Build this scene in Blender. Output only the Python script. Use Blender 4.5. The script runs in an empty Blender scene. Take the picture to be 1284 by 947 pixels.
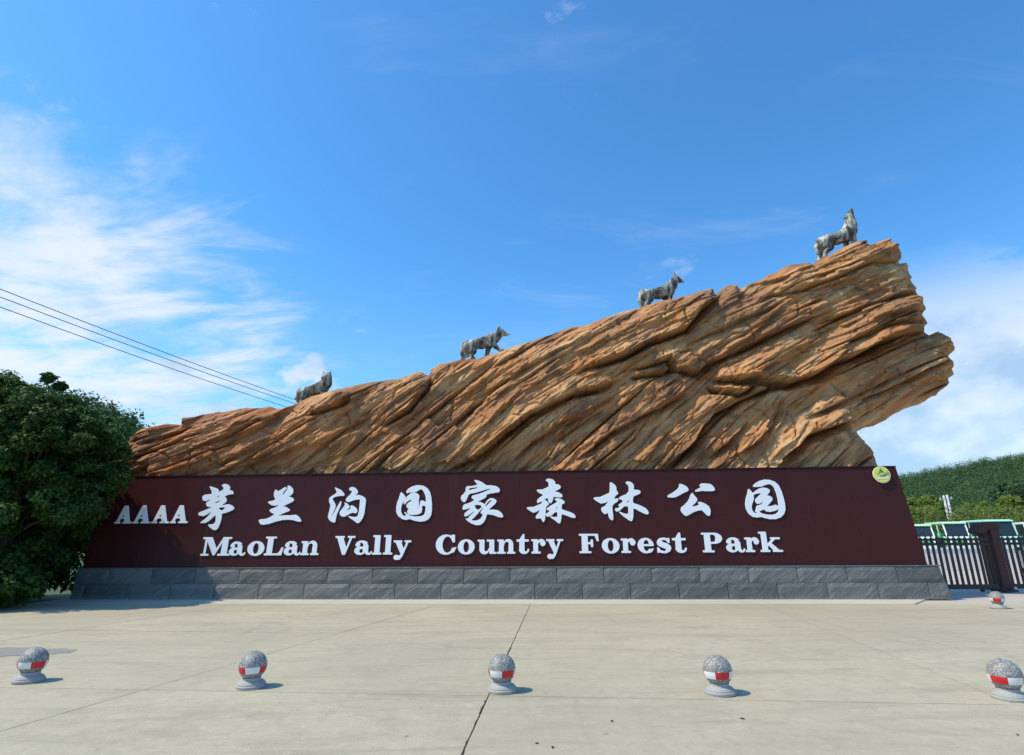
import bpy, bmesh, math, random
import numpy as np
from mathutils import Vector, Matrix

random.seed(7)
rng = np.random.default_rng(7)
SC = bpy.context.scene
COL = SC.collection
R = math.radians

# ------------------------------------------------------------------ camera
W0, H0, FPX = 1284, 947, 700.0
PITCH, ROLL, CZ = R(16.3), R(0.35), 1.6
cd = bpy.data.cameras.new('camera')
cd.sensor_fit = 'HORIZONTAL'
cd.sensor_width = 36.0
cd.lens = 36.0 * FPX / W0
cd.clip_end = 6000
cam = bpy.data.objects.new('camera', cd)
COL.objects.link(cam)
_r, _u, _f = Vector((1, 0, 0)), Vector((0, -math.sin(PITCH), math.cos(PITCH))), Vector((0, math.cos(PITCH), math.sin(PITCH)))
_c, _s = math.cos(ROLL), math.sin(ROLL)
CX, CY = _r * _c - _u * _s, _r * _s + _u * _c
m = Matrix((CX, CY, -_f)).transposed().to_4x4()
m.translation = Vector((0, 0, CZ))
cam.matrix_world = m
SC.camera = cam

# ------------------------------------------------------------------ sun, sky, exposure
SUN_EL, SUN_AZ = R(54), R(13)          # sun stands to the left, a little behind the camera
to_sun = Vector((-math.cos(SUN_EL) * math.cos(SUN_AZ), -math.cos(SUN_EL) * math.sin(SUN_AZ), math.sin(SUN_EL)))
sl = bpy.data.lights.new('sun', 'SUN')
sl.energy = 4.1
sl.angle = R(0.53)
sl.color = (1.0, 0.87, 0.66)
sun = bpy.data.objects.new('sun', sl)
COL.objects.link(sun)
sun.rotation_euler = to_sun.to_track_quat('Z', 'Y').to_euler()
sun.location = (-20, -5, 30)

SC.view_settings.view_transform = 'Standard'
SC.view_settings.look = 'None'
SC.view_settings.gamma = 1.0
SC.view_settings.use_curve_mapping = False
SC.view_settings.exposure = 0.10


class NT:
    """small node-tree helper"""
    def __init__(self, nt):
        self.nt = nt
        nt.nodes.clear()

    def n(self, typ, ins=None, **kw):
        nd = self.nt.nodes.new(typ)
        for k, v in kw.items():
            setattr(nd, k, v)
        if ins:
            for k, v in ins.items():
                self.set(nd, k, v)
        return nd

    def set(self, nd, k, v):
        s = nd.inputs[k]
        if isinstance(v, bpy.types.NodeSocket):
            self.nt.links.new(v, s)
        elif isinstance(v, bpy.types.Node):
            self.nt.links.new(v.outputs[0], s)
        else:
            s.default_value = v

    def math(self, op, a, b=None, c=None, clamp=False):
        nd = self.nt.nodes.new('ShaderNodeMath')
        nd.operation = op
        nd.use_clamp = clamp
        for i, v in enumerate((a, b, c)):
            if v is not None:
                self.set(nd, i, v)
        return nd.outputs[0]

    def vmath(self, op, a, b=None):
        nd = self.nt.nodes.new('ShaderNodeVectorMath')
        nd.operation = op
        self.set(nd, 0, a)
        if b is not None:
            self.set(nd, 1, b)
        return nd.outputs[1] if op in ('DOT_PRODUCT', 'LENGTH', 'DISTANCE') else nd.outputs[0]

    def noise(self, vec, scale, detail=4, rough=0.55, dist=0.0):
        return self.n('ShaderNodeTexNoise', {'Vector': vec, 'Scale': scale, 'Detail': detail, 'Roughness': rough, 'Distortion': dist}).outputs[0]

    def step(self, v, a, b, lo=0.0, hi=1.0):
        nd = self.n('ShaderNodeMapRange', {'Value': v, 'From Min': a, 'From Max': b, 'To Min': lo, 'To Max': hi}, interpolation_type='SMOOTHSTEP')
        return nd.outputs[0]

    def mix(self, f, a, b, blend='MIX'):
        nd = self.nt.nodes.new('ShaderNodeMix')
        nd.data_type = 'RGBA'
        nd.blend_type = blend
        nd.clamp_factor = True
        self.set(nd, 0, f)
        for i, v in ((6, a), (7, b)):
            self.set(nd, i, (*v, 1) if isinstance(v, tuple) and len(v) == 3 else v)
        return nd.outputs[2]

    def ramp(self, f, stops, interp='LINEAR'):
        nd = self.nt.nodes.new('ShaderNodeValToRGB')
        cr = nd.color_ramp
        cr.interpolation = interp
        while len(cr.elements) < len(stops):
            cr.elements.new(0.5)
        for e, (p, c) in zip(cr.elements, stops):
            e.position = p
            e.color = (*c, 1)
        self.set(nd, 0, f)
        return nd.outputs[0]


def pixel_ray(px, py):
    return (CX * ((px - W0 / 2) / FPX) + CY * (-(py - H0 / 2) / FPX) + _f)


world = bpy.data.worlds.new('World')
SC.world = world
world.use_nodes = True
t = NT(world.node_tree)
sky = t.n('ShaderNodeTexSky', sky_type='NISHITA')
sky.sun_disc = False
sky.sun_elevation = SUN_EL
sky.sun_rotation = math.atan2(to_sun.x, to_sun.y)
sky.altitude = 200
sky.air_density = 1.0
sky.dust_density = 0.5
sky.ozone_density = 2.5
hs = t.n('ShaderNodeHueSaturation', {'Color': sky.outputs[0], 'Saturation': 1.15, 'Value': 1.0})
skycol = t.mix(1.0, hs.outputs[0], (0.85, 1.42, 1.62), 'MULTIPLY')
dirv = t.n('ShaderNodeTexCoord').outputs['Generated']
sep = t.n('ShaderNodeSeparateXYZ', {0: dirv})
dz = t.math('MAXIMUM', sep.outputs[2], 0.0)
inv = t.math('DIVIDE', 1.0, t.math('ADD', dz, 0.22))
flat = t.n('ShaderNodeCombineXYZ', {0: t.math('MULTIPLY', sep.outputs[0], inv), 1: t.math('MULTIPLY', sep.outputs[1], inv), 2: 0.0}).outputs[0]
# wispy high cloud, thickest in a bank low on the left
wisp_v = t.n('ShaderNodeMapping', {'Vector': flat, 'Rotation': (0, 0, R(-28)), 'Scale': (1.0, 2.3, 1.0)}).outputs[0]
n1 = t.noise(wisp_v, 2.1, 9, 0.62, 0.7)
n2 = t.noise(flat, 0.9, 3, 0.5, 0.2)
n3 = t.noise(wisp_v, 7.0, 6, 0.6, 0.4)
cl = pixel_ray(60, 470).normalized()
lobe = t.vmath('DOT_PRODUCT', dirv, tuple(cl))
lobe = t.step(lobe, 0.885, 0.998)
dens = t.math('ADD', t.math('MULTIPLY', n1, 0.75), t.math('MULTIPLY', n3, 0.25))
left_bank = t.math('MULTIPLY', t.step(t.math('ADD', dens, t.math('MULTIPLY', lobe, 0.28)), 0.575, 0.88), t.math('POWER', lobe, 0.8))
loose = t.math('MULTIPLY', t.step(t.math('ADD', t.math('MULTIPLY', n1, 0.6), t.math('MULTIPLY', n2, 0.5)), 0.57, 0.84), 0.30)
# low heaped cloud belt near the horizon
low_v = t.n('ShaderNodeMapping', {'Vector': dirv, 'Location': (3.1, 1.7, 0.4), 'Scale': (1.0, 1.0, 1.7)}).outputs[0]
m1 = t.noise(low_v, 3.4, 10, 0.56, 0.15)
cr_ = pixel_ray(1330, 505).normalized()
lobe_r = t.step(t.vmath('DOT_PRODUCT', dirv, tuple(cr_)), 0.935, 0.995)
belt = t.step(sep.outputs[2], 0.30, 0.02)
heap = t.math('MULTIPLY', t.step(t.math('ADD', m1, t.math('ADD', t.math('MULTIPLY', belt, 0.11), t.math('MULTIPLY', lobe_r, 0.21))), 0.60, 0.66), t.step(sep.outputs[2], 0.41, 0.25))
puff_n = t.noise(t.vmath('ADD', flat, (3.9, 8.4, 0.0)), 4.6, 7, 0.6, 0.3)
puff = t.math('MULTIPLY', t.step(t.math('ADD', puff_n, t.math('MULTIPLY', n2, 0.12)), 0.70, 0.82), 0.30)
loose = t.math('MAXIMUM', loose, puff)
cloud = t.math('MAXIMUM', t.math('MAXIMUM', left_bank, loose), t.math('MULTIPLY', heap, 0.85))
m2 = t.noise(low_v, 6.0, 6, 0.55)
cloudcol = t.mix(t.step(t.math('ADD', m2, t.math('MULTIPLY', t.math('SUBTRACT', sep.outputs[2], 0.16), 1.1)), 0.38, 0.64), (2.9, 3.8, 4.8), (5.7, 5.9, 6.2))
pale = t.math('MULTIPLY', t.step(sep.outputs[2], 0.50, 0.0), 0.38)
skycol = t.mix(pale, skycol, (2.6, 4.3, 6.2))
col = t.mix(t.math('MULTIPLY', cloud, 0.86), skycol, cloudcol)
bg = t.n('ShaderNodeBackground', {'Color': col, 'Strength': 0.15})
out = t.n('ShaderNodeOutputWorld', {0: bg.outputs[0]})


# ------------------------------------------------------------------ helpers
def tag(o, label=None, cat=None, group=None, kind=None):
    if label: o['label'] = label
    if cat: o['category'] = cat
    if group: o['group'] = group
    if kind: o['kind'] = kind
    return o


def link(name, me, mat=None, parent=None):
    o = bpy.data.objects.new(name, me)
    COL.objects.link(o)
    if mat is not None and me is not None and not me.materials:
        me.materials.append(mat)
    if parent is not None:
        o.parent = parent
    return o


def empty(name, loc=(0, 0, 0), rz=0.0):
    o = bpy.data.objects.new(name, None)
    COL.objects.link(o)
    o.empty_display_size = 0.2
    o.location = loc
    o.rotation_euler = (0, 0, rz)
    return o


def mesh(name, verts, faces, smooth=False):
    me = bpy.data.meshes.new(name)
    me.from_pydata([tuple(map(float, v)) for v in verts], [], [tuple(map(int, f)) for f in faces])
    me.update()
    if smooth:
        me.polygons.foreach_set('use_smooth', [True] * len(me.polygons))
    return me


def np_mesh(name, V, Q, smooth=False):
    V = np.ascontiguousarray(V, dtype=np.float32)
    Q = np.ascontiguousarray(Q, dtype=np.int32)
    k = Q.shape[1]
    me = bpy.data.meshes.new(name)
    me.vertices.add(len(V))
    me.vertices.foreach_set('co', V.ravel())
    me.loops.add(Q.size)
    me.loops.foreach_set('vertex_index', Q.ravel())
    me.polygons.add(len(Q))
    me.polygons.foreach_set('loop_start', np.arange(0, Q.size, k, dtype=np.int32))
    me.polygons.foreach_set('loop_total', np.full(len(Q), k, dtype=np.int32))
    if smooth:
        me.polygons.foreach_set('use_smooth', np.ones(len(Q), dtype=bool))
    me.update(calc_edges=True)
    return me


class MB:
    """collects boxes, tubes, prisms and lathes into ONE mesh"""
    def __init__(s):
        s.v, s.f = [], []

    def add(s, vs, fs):
        k = len(s.v)
        s.v += [tuple(x) for x in vs]
        s.f += [tuple(i + k for i in f) for f in fs]
        return s

    def box(s, x0, x1, y0, y1, z0, z1):
        return s.add([(x0, y0, z0), (x1, y0, z0), (x1, y1, z0), (x0, y1, z0), (x0, y0, z1), (x1, y0, z1), (x1, y1, z1), (x0, y1, z1)],
                     [(0, 3, 2, 1), (4, 5, 6, 7), (0, 1, 5, 4), (1, 2, 6, 5), (2, 3, 7, 6), (3, 0, 4, 7)])

    def tube(s, pts, rad, k=8, cap=True):
        pts = [Vector(p) for p in pts]
        rad = rad if isinstance(rad, (list, tuple)) else [rad] * len(pts)
        rings = []
        for i, p in enumerate(pts):
            d = (pts[min(i + 1, len(pts) - 1)] - pts[max(i - 1, 0)]).normalized()
            a = d.orthogonal().normalized() if abs(d.z) > 0.95 else d.cross(Vector((0, 0, 1))).normalized()
            b = d.cross(a)
            rings.append([p + (a * math.cos(2 * math.pi * j / k) + b * math.sin(2 * math.pi * j / k)) * rad[i] for j in range(k)])
        vs = [v for r in rings for v in r]
        fs = []
        for i in range(len(pts) - 1):
            for j in range(k):
                fs.append((i * k + j, i * k + (j + 1) % k, (i + 1) * k + (j + 1) % k, (i + 1) * k + j))
        if cap:
            fs.append(tuple(range(k - 1, -1, -1)))
            fs.append(tuple((len(pts) - 1) * k + j for j in range(k)))
        return s.add(vs, fs)

    def prism(s, poly, axis, a, b):
        """poly: 2D outline; axis 'x','y','z' extrusion from a to b"""
        n = len(poly)
        def mk(p, q, t):
            return {'x': (t, p, q), 'y': (p, t, q), 'z': (p, q, t)}[axis]
        vs = [mk(p, q, a) for p, q in poly] + [mk(p, q, b) for p, q in poly]
        fs = [tuple(range(n - 1, -1, -1)), tuple(range(n, 2 * n))]
        fs += [(i, (i + 1) % n, n + (i + 1) % n, n + i) for i in range(n)]
        return s.add(vs, fs)

    def lathe(s, prof, k=32):
        vs = [(r * math.cos(2 * math.pi * j / k), r * math.sin(2 * math.pi * j / k), z) for r, z in prof for j in range(k)]
        fs = [(i * k + j, i * k + (j + 1) % k, (i + 1) * k + (j + 1) % k, (i + 1) * k + j) for i in range(len(prof) - 1) for j in range(k)]
        return s.add(vs, fs)

    def me(s, name, smooth=False, bevel=0.0, seg=2, normals=True):
        me = mesh(name, s.v, s.f)
        if bevel or normals:
            bm = bmesh.new()
            bm.from_mesh(me)
            bmesh.ops.recalc_face_normals(bm, faces=bm.faces)
            if bevel:
                es = [e for e in bm.edges if e.is_manifold and e.calc_face_angle(0) > 0.5]
                bmesh.ops.bevel(bm, geom=es, offset=bevel, segments=seg, affect='EDGES', profile=0.5)
            bm.to_mesh(me)
            bm.free()
        if smooth:
            me.polygons.foreach_set('use_smooth', [True] * len(me.polygons))
        return me

    def build(s, name, mat, parent=None, **kw):
        return link(name, s.me(name, **kw), mat, parent)


def auto_smooth(me, ang=40):
    me.polygons.foreach_set('use_smooth', [True] * len(me.polygons))
    try:
        me.set_sharp_from_angle(angle=R(ang))
    except Exception:
        pass


# numpy noise -------------------------------------------------------
def _hash(ix, iy, seed):
    h = (ix.astype(np.int64) * 374761393 + iy.astype(np.int64) * 668265263 + seed * 974711) & 0xFFFFFFFF
    h = ((h ^ (h >> 13)) * 1274126177) & 0xFFFFFFFF
    h = h ^ (h >> 16)
    return (h & 0xFFFFFF) / float(0xFFFFFF)


def vnoise(x, y, seed=0):
    ix, iy = np.floor(x), np.floor(y)
    fx, fy = x - ix, y - iy
    fx = fx * fx * (3 - 2 * fx)
    fy = fy * fy * (3 - 2 * fy)
    a, b = _hash(ix, iy, seed), _hash(ix + 1, iy, seed)
    c, d = _hash(ix, iy + 1, seed), _hash(ix + 1, iy + 1, seed)
    return (a * (1 - fx) + b * fx) * (1 - fy) + (c * (1 - fx) + d * fx) * fy


def fbm(x, y, seed=0, oct=4, gain=0.5):
    s, a, t_ = 0, 1.0, 0
    for k in range(oct):
        s = s + a * vnoise(x * 2 ** k + 17.3 * k, y * 2 ** k - 9.1 * k, seed + k)
        t_ += a
        a *= gain
    return s / t_


# ------------------------------------------------------------------ materials
def new_mat(name):
    m_ = bpy.data.materials.new(name)
    m_.use_nodes = True
    return m_, NT(m_.node_tree)


def finish(tt, **ins):
    b = tt.n('ShaderNodeBsdfPrincipled')
    for k, v in ins.items():
        k = k.replace('_', ' ')
        if isinstance(v, tuple) and len(v) == 3 and 'Color' in k:
            v = (*v, 1)
        tt.set(b, k, v)
    tt.n('ShaderNodeOutputMaterial', {0: b.outputs[0]})
    return b


def bump(tt, h, strength=0.4, dist=0.02, prev=None):
    ins = {'Height': h, 'Strength': strength, 'Distance': dist}
    if prev is not None:
        ins['Normal'] = prev
    return tt.n('ShaderNodeBump', ins).outputs[0]


def objc(tt):
    return tt.n('ShaderNodeTexCoord').outputs['Object']


def posc(tt):
    return tt.n('ShaderNodeNewGeometry').outputs['Position']


def simple(name, colr, rough=0.5, metal=0.0, var=0.12, scale=3.0, bmp=0.0):
    m_, tt = new_mat(name)
    p = objc(tt)
    nz = tt.noise(p, scale, 5, 0.6)
    dark = tuple(c * (1 - var) for c in colr)
    lite = tuple(min(1, c * (1 + var)) for c in colr)
    c = tt.mix(nz, dark, lite)
    ins = dict(Base_Color=c, Roughness=tt.step(nz, 0.2, 0.8, rough * 0.85, min(1, rough * 1.15)), Metallic=metal)
    if bmp:
        ins['Normal'] = bump(tt, tt.noise(p, scale * 8, 4), bmp, 0.01)
    finish(tt, **ins)
    return m_


def mat_concrete(name, base, tint, dark, joints=False, streak=True):
    m_, tt = new_mat(name)
    p = posc(tt)
    big = tt.noise(p, 0.22, 6, 0.6, 0.6)
    mid = tt.noise(p, 1.4, 6, 0.65, 0.3)
    sv = tt.n('ShaderNodeMapping', {'Vector': p, 'Rotation': (0, 0, R(4)), 'Scale': (0.30, 1.8, 1.0)}).outputs[0]
    st = tt.noise(sv, 1.1, 8, 0.68, 1.1)
    fine = tt.noise(p, 45, 3, 0.7)
    c = tt.mix(tt.step(big, 0.32, 0.68), base, tint)
    c = tt.mix(tt.math('MULTIPLY', tt.step(st, 0.46, 0.72), 0.75), c, dark)
    c = tt.mix(tt.math('MULTIPLY', tt.step(mid, 0.50, 0.74), 0.55), c, dark)
    c = tt.mix(tt.math('MULTIPLY', tt.step(fine, 0.40, 0.70), 0.30), c, tuple(x * 0.55 for x in dark))
    med = tt.noise(p, 7.0, 6, 0.72, 0.5)
    c = tt.mix(tt.math('MULTIPLY', tt.step(med, 0.50, 0.70), 0.62), c, dark)
    c = tt.mix(tt.math('MULTIPLY', tt.step(med, 0.46, 0.30), 0.40), c, tuple(min(0.8, x * 1.25) for x in base))
    tv = tt.n('ShaderNodeMapping', {'Vector': p, 'Rotation': (0, 0, R(-14)), 'Scale': (2.6, 0.10, 1.0)}).outputs[0]
    tyre = tt.math('MULTIPLY', tt.step(tt.noise(tv, 1.0, 4, 0.6, 0.6), 0.56, 0.72), tt.step(big, 0.45, 0.6))
    c = tt.mix(tt.math('MULTIPLY', tyre, 0.40), c, tuple(x * 0.8 for x in dark))
    sp = tt.n('ShaderNodeTexVoronoi', {'Vector': p, 'Scale': 1.7, 'Randomness': 1.0}, feature='F1').outputs['Distance']
    c = tt.mix(tt.math('MULTIPLY', tt.step(sp, 0.045, 0.028), 0.6), c, (0.06, 0.055, 0.045))
    rnd = tt.n('ShaderNodeObjectInfo').outputs['Random']
    c = tt.mix(tt.math('MULTIPLY', rnd, 0.5), c, tuple(x * 0.72 for x in base))
    nrm = bump(tt, tt.math('ADD', tt.math('MULTIPLY', fine, 0.5), mid), 0.35, 0.008)
    finish(tt, Base_Color=c, Roughness=0.88, Normal=nrm)
    return m_


M = {}
M['concrete'] = mat_concrete('concrete', (0.51, 0.46, 0.325), (0.41, 0.37, 0.268), (0.30, 0.27, 0.19))
M['apron'] = mat_concrete('pale_concrete', (0.60, 0.57, 0.48), (0.52, 0.49, 0.41), (0.40, 0.37, 0.30))
M['yard'] = mat_concrete('yard_concrete', (0.52, 0.46, 0.39), (0.56, 0.50, 0.43), (0.40, 0.36, 0.31))
M['joint'] = simple('joint_dirt', (0.075, 0.068, 0.055), 0.95, var=0.4, scale=20)
M['asphalt'] = simple('patch_asphalt', (0.27, 0.25, 0.215), 0.9, var=0.5, scale=30, bmp=0.5)
M['earth'] = simple('grassy_earth', (0.055, 0.085, 0.03), 0.95, var=0.5, scale=0.4, bmp=0.5)


def mat_rock():
    m_, tt = new_mat('ochre_rock')
    p = objc(tt)
    rot = tt.n('ShaderNodeMapping', {'Vector': p, 'Rotation': (0, R(32), 0)}).outputs[0]
    sv = tt.n('ShaderNodeMapping', {'Vector': rot, 'Scale': (0.45, 0.7, 2.0)}).outputs[0]
    sv2 = tt.n('ShaderNodeMapping', {'Vector': rot, 'Scale': (1.0, 1.0, 4.2)}).outputs[0]
    a = tt.noise(sv, 0.9, 7, 0.62, 0.5)
    b = tt.noise(sv2, 1.3, 7, 0.65, 0.4)
    big = tt.noise(p, 0.45, 5, 0.6, 0.8)
    fine = tt.noise(p, 14, 6, 0.7)
    c = tt.ramp(a, [(0.30, (0.22, 0.090, 0.040)), (0.42, (0.41, 0.180, 0.070)), (0.53, (0.53, 0.262, 0.108)), (0.64, (0.66, 0.385, 0.175)), (0.76, (0.78, 0.54, 0.32))])
    org = tt.noise(tt.n('ShaderNodeMapping', {'Vector': rot, 'Location': (4.0, 2.0, 7.0), 'Scale': (0.5, 0.7, 1.3)}).outputs[0], 0.75, 6, 0.62, 0.9)
    c = tt.mix(tt.math('MULTIPLY', tt.step(org, 0.50, 0.64), 0.65), c, (0.55, 0.215, 0.055))
    gry = tt.noise(tt.n('ShaderNodeMapping', {'Vector': rot, 'Location': (14.0, 5.0, 1.0), 'Scale': (0.6, 0.8, 1.8)}).outputs[0], 1.1, 6, 0.65, 0.8)
    c = tt.mix(tt.math('MULTIPLY', tt.step(gry, 0.52, 0.68), 0.65), c, (0.28, 0.150, 0.100))
    c = tt.mix(tt.math('MULTIPLY', tt.step(b, 0.54, 0.72), 0.5), c, (0.68, 0.46, 0.26))
    c = tt.mix(tt.math('MULTIPLY', tt.step(b, 0.45, 0.30), 0.65), c, (0.20, 0.095, 0.048))
    c = tt.mix(tt.math('MULTIPLY', tt.step(big, 0.52, 0.66), 0.70), c, (0.20, 0.105, 0.056))
    sx = tt.n('ShaderNodeSeparateXYZ', {0: p})
    left = tt.step(sx.outputs[0], 12.0, 2.0)
    c = tt.mix(tt.math('MULTIPLY', left, 0.55), c, tt.mix(1.0, c, (0.80, 0.56, 0.54), 'MULTIPLY'))
    moss = tt.math('MULTIPLY', tt.math('MULTIPLY', tt.step(sx.outputs[2], 5.0, 3.6), tt.step(sx.outputs[0], 16.0, 6.0)), tt.step(big, 0.40, 0.62))
    c = tt.mix(tt.math('MULTIPLY', moss, 0.55), c, (0.16, 0.135, 0.05))
    c = tt.mix(tt.math('MULTIPLY', tt.step(fine, 0.55, 0.8), 0.35), c, (0.17, 0.095, 0.05))
    grit = tt.noise(p, 38, 4, 0.75)
    nrm = bump(tt, tt.math('ADD', tt.math('MULTIPLY', b, 0.22), tt.math('ADD', tt.math('MULTIPLY', fine, 0.6), tt.math('MULTIPLY', grit, 0.3))), 0.8, 0.06)
    finish(tt, Base_Color=c, Roughness=0.82, Normal=nrm, Specular_IOR_Level=0.3)
    return m_


M['rock'] = mat_rock()


def mat_sign():
    m_, tt = new_mat('maroon_panel')
    p = objc(tt)
    sv = tt.n('ShaderNodeMapping', {'Vector': p, 'Scale': (1.0, 1.0, 0.16)}).outputs[0]
    nz = tt.noise(sv, 1.6, 5, 0.6)
    nf = tt.noise(p, 9, 5, 0.65)
    c = tt.mix(nz, (0.047, 0.0115, 0.0115), (0.064, 0.016, 0.016))
    dr = tt.noise(tt.n('ShaderNodeMapping', {'Vector': p, 'Scale': (3.5, 1.0, 0.12)}).outputs[0], 1.4, 6, 0.7)
    c = tt.mix(tt.math('MULTIPLY', tt.step(dr, 0.52, 0.75), 0.22), c, (0.10, 0.048, 0.044))
    c = tt.mix(tt.math('MULTIPLY', tt.step(nf, 0.55, 0.8), 0.35), c, (0.095, 0.036, 0.034))
    nrm = bump(tt, tt.noise(p, 0.9, 3), 0.15, 0.04)
    finish(tt, Base_Color=c, Roughness=tt.step(nz, 0.3, 0.7, 0.30, 0.42), Normal=nrm, Specular_IOR_Level=0.14)
    return m_


M['sign'] = mat_sign()
M['white'] = simple('white_letter_paint', (0.86, 0.87, 0.88), 0.35, var=0.05, scale=2)


def mat_slate():
    m_, tt = new_mat('grey_slate')
    p = posc(tt)
    rnd = tt.n('ShaderNodeObjectInfo').outputs['Random']
    off = tt.n('ShaderNodeCombineXYZ', {0: tt.math('MULTIPLY', rnd, 37.0), 1: 0.0, 2: tt.math('MULTIPLY', rnd, 11.0)}).outputs[0]
    q = tt.vmath('ADD', p, off)
    rot = tt.n('ShaderNodeMapping', {'Vector': q, 'Rotation': (0, R(38), 0), 'Scale': (1.0, 1.0, 1.0)}).outputs[0]
    sv = tt.n('ShaderNodeMapping', {'Vector': rot, 'Scale': (0.9, 1.0, 5.5)}).outputs[0]
    a = tt.noise(sv, 2.2, 6, 0.6, 0.8)
    f = tt.noise(q, 30, 5, 0.7)
    c = tt.mix(rnd, (0.095, 0.098, 0.092), (0.155, 0.156, 0.145))
    c = tt.mix(tt.math('MULTIPLY', tt.step(a, 0.56, 0.70), 0.5), c, (0.27, 0.27, 0.25))
    c = tt.mix(tt.math('MULTIPLY', tt.step(a, 0.46, 0.34), 0.45), c, (0.065, 0.068, 0.064))
    c = tt.mix(tt.math('MULTIPLY', tt.step(f, 0.5, 0.8), 0.25), c, (0.30, 0.30, 0.28))
    sz = tt.n('ShaderNodeSeparateXYZ', {0: p})
    splash = tt.math('MULTIPLY', tt.step(sz.outputs[2], 0.14, 0.0), tt.step(f, 0.35, 0.6))
    c = tt.mix(tt.math('MULTIPLY', splash, 0.4), c, (0.42, 0.40, 0.35))
    nrm = bump(tt, tt.math('ADD', a, tt.math('MULTIPLY', f, 0.25)), 0.8, 0.04)
    finish(tt, Base_Color=c, Roughness=0.62, Normal=nrm)
    return m_


M['slate'] = mat_slate()
M['mortar'] = simple('dark_mortar', (0.03, 0.03, 0.028), 0.9)


def mat_granite():
    m_, tt = new_mat('speckled_granite')
    p = objc(tt)
    rnd = tt.n('ShaderNodeObjectInfo').outputs['Random']
    p = tt.vmath('ADD', p, tt.n('ShaderNodeCombineXYZ', {0: tt.math('MULTIPLY', rnd, 9.0), 1: rnd, 2: 0.0}).outputs[0])
    v = tt.n('ShaderNodeTexVoronoi', {'Vector': p, 'Scale': 95.0}).outputs['Color']
    sp = tt.n('ShaderNodeSeparateColor', {0: v}).outputs[0]
    f = tt.noise(p, 40, 4, 0.7)
    big = tt.noise(p, 6, 4, 0.6)
    c = tt.ramp(sp, [(0.0, (0.06, 0.06, 0.055)), (0.3, (0.165, 0.16, 0.15)), (0.62, (0.28, 0.275, 0.255)), (1.0, (0.50, 0.49, 0.46))])
    c = tt.mix(tt.math('MULTIPLY', f, 0.45), c, (0.25, 0.245, 0.225))
    c = tt.mix(tt.math('MULTIPLY', tt.step(big, 0.5, 0.75), 0.3), c, (0.22, 0.19, 0.16))
    nrm = bump(tt, f, 0.3, 0.006)
    finish(tt, Base_Color=c, Roughness=0.55, Normal=nrm)
    return m_


M['granite'] = mat_granite()
M['granite_pale'] = simple('pale_granite', (0.36, 0.355, 0.335), 0.7, var=0.25, scale=40, bmp=0.3)


def mat_tape(name, colr):
    m_, tt = new_mat(name)
    p = posc(tt)
    n_ = tt.noise(p, 22, 6, 0.7)
    sc_ = tt.noise(tt.n('ShaderNodeMapping', {'Vector': p, 'Scale': (1, 1, 4)}).outputs[0], 40, 4, 0.7)
    c = tt.mix(tt.math('MULTIPLY', tt.step(n_, 0.45, 0.75), 0.35), colr, tuple(x * 0.6 + 0.06 for x in colr))
    c = tt.mix(tt.math('MULTIPLY', tt.step(sc_, 0.62, 0.72), 0.7), c, (0.24, 0.22, 0.20))
    finish(tt, Base_Color=c, Roughness=0.45, Normal=bump(tt, n_, 0.2, 0.004))
    return m_


M['tape_red'] = mat_tape('red_reflective_tape', (0.60, 0.012, 0.022))
M['tape_white'] = mat_tape('white_reflective_tape', (0.76, 0.76, 0.74))


def mat_wolf():
    m_, tt = new_mat('painted_wolf_fur')
    p = objc(tt)
    sv = tt.n('ShaderNodeMapping', {'Vector': p, 'Rotation': (0, R(-18), 0), 'Scale': (2.2, 1.0, 0.6)}).outputs[0]
    a = tt.noise(sv, 2.6, 5, 0.62, 0.9)
    b = tt.noise(p, 14, 5, 0.65, 0.4)
    c = tt.ramp(a, [(0.40, (0.05, 0.048, 0.044)), (0.46, (0.16, 0.155, 0.132)), (0.53, (0.31, 0.295, 0.25)), (0.60, (0.56, 0.53, 0.46))])
    c = tt.mix(tt.math('MULTIPLY', tt.step(b, 0.54, 0.7), 0.5), c, (0.54, 0.52, 0.47))
    c = tt.mix(tt.math('MULTIPLY', tt.step(b, 0.44, 0.3), 0.6), c, (0.05, 0.052, 0.05))
    nrm = bump(tt, tt.math('ADD', a, b), 0.5, 0.04)
    finish(tt, Base_Color=c, Roughness=0.9, Normal=nrm, Specular_IOR_Level=0.15)
    return m_


M['wolf'] = mat_wolf()
M['wolf_dark'] = simple('wolf_dark_paint', (0.02, 0.02, 0.02), 0.4)


def mat_leaf(name, c0, c1, trans=0.3, rough=0.45, nscale=0.8):
    m_, tt = new_mat(name)
    p = posc(tt)
    g = tt.n('ShaderNodeNewGeometry')
    ri = g.outputs['Random Per Island']
    nz = tt.noise(p, nscale, 4, 0.6)
    c = tt.mix(ri, c0, c1)
    c = tt.mix(tt.math('MULTIPLY', tt.step(nz, 0.45, 0.7), 0.45), c, tuple(x * 1.25 for x in c1))
    pb = tt.n('ShaderNodeBsdfPrincipled', {'Base Color': c, 'Roughness': rough, 'Specular IOR Level': 0.2})
    tr = tt.n('ShaderNodeBsdfTranslucent', {'Color': tt.mix(0.5, c, tuple(x * 1.6 for x in c1))})
    mx = tt.n('ShaderNodeMixShader', {0: trans, 1: pb.outputs[0], 2: tr.outputs[0]})
    tt.n('ShaderNodeOutputMaterial', {0: mx.outputs[0]})
    return m_


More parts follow.
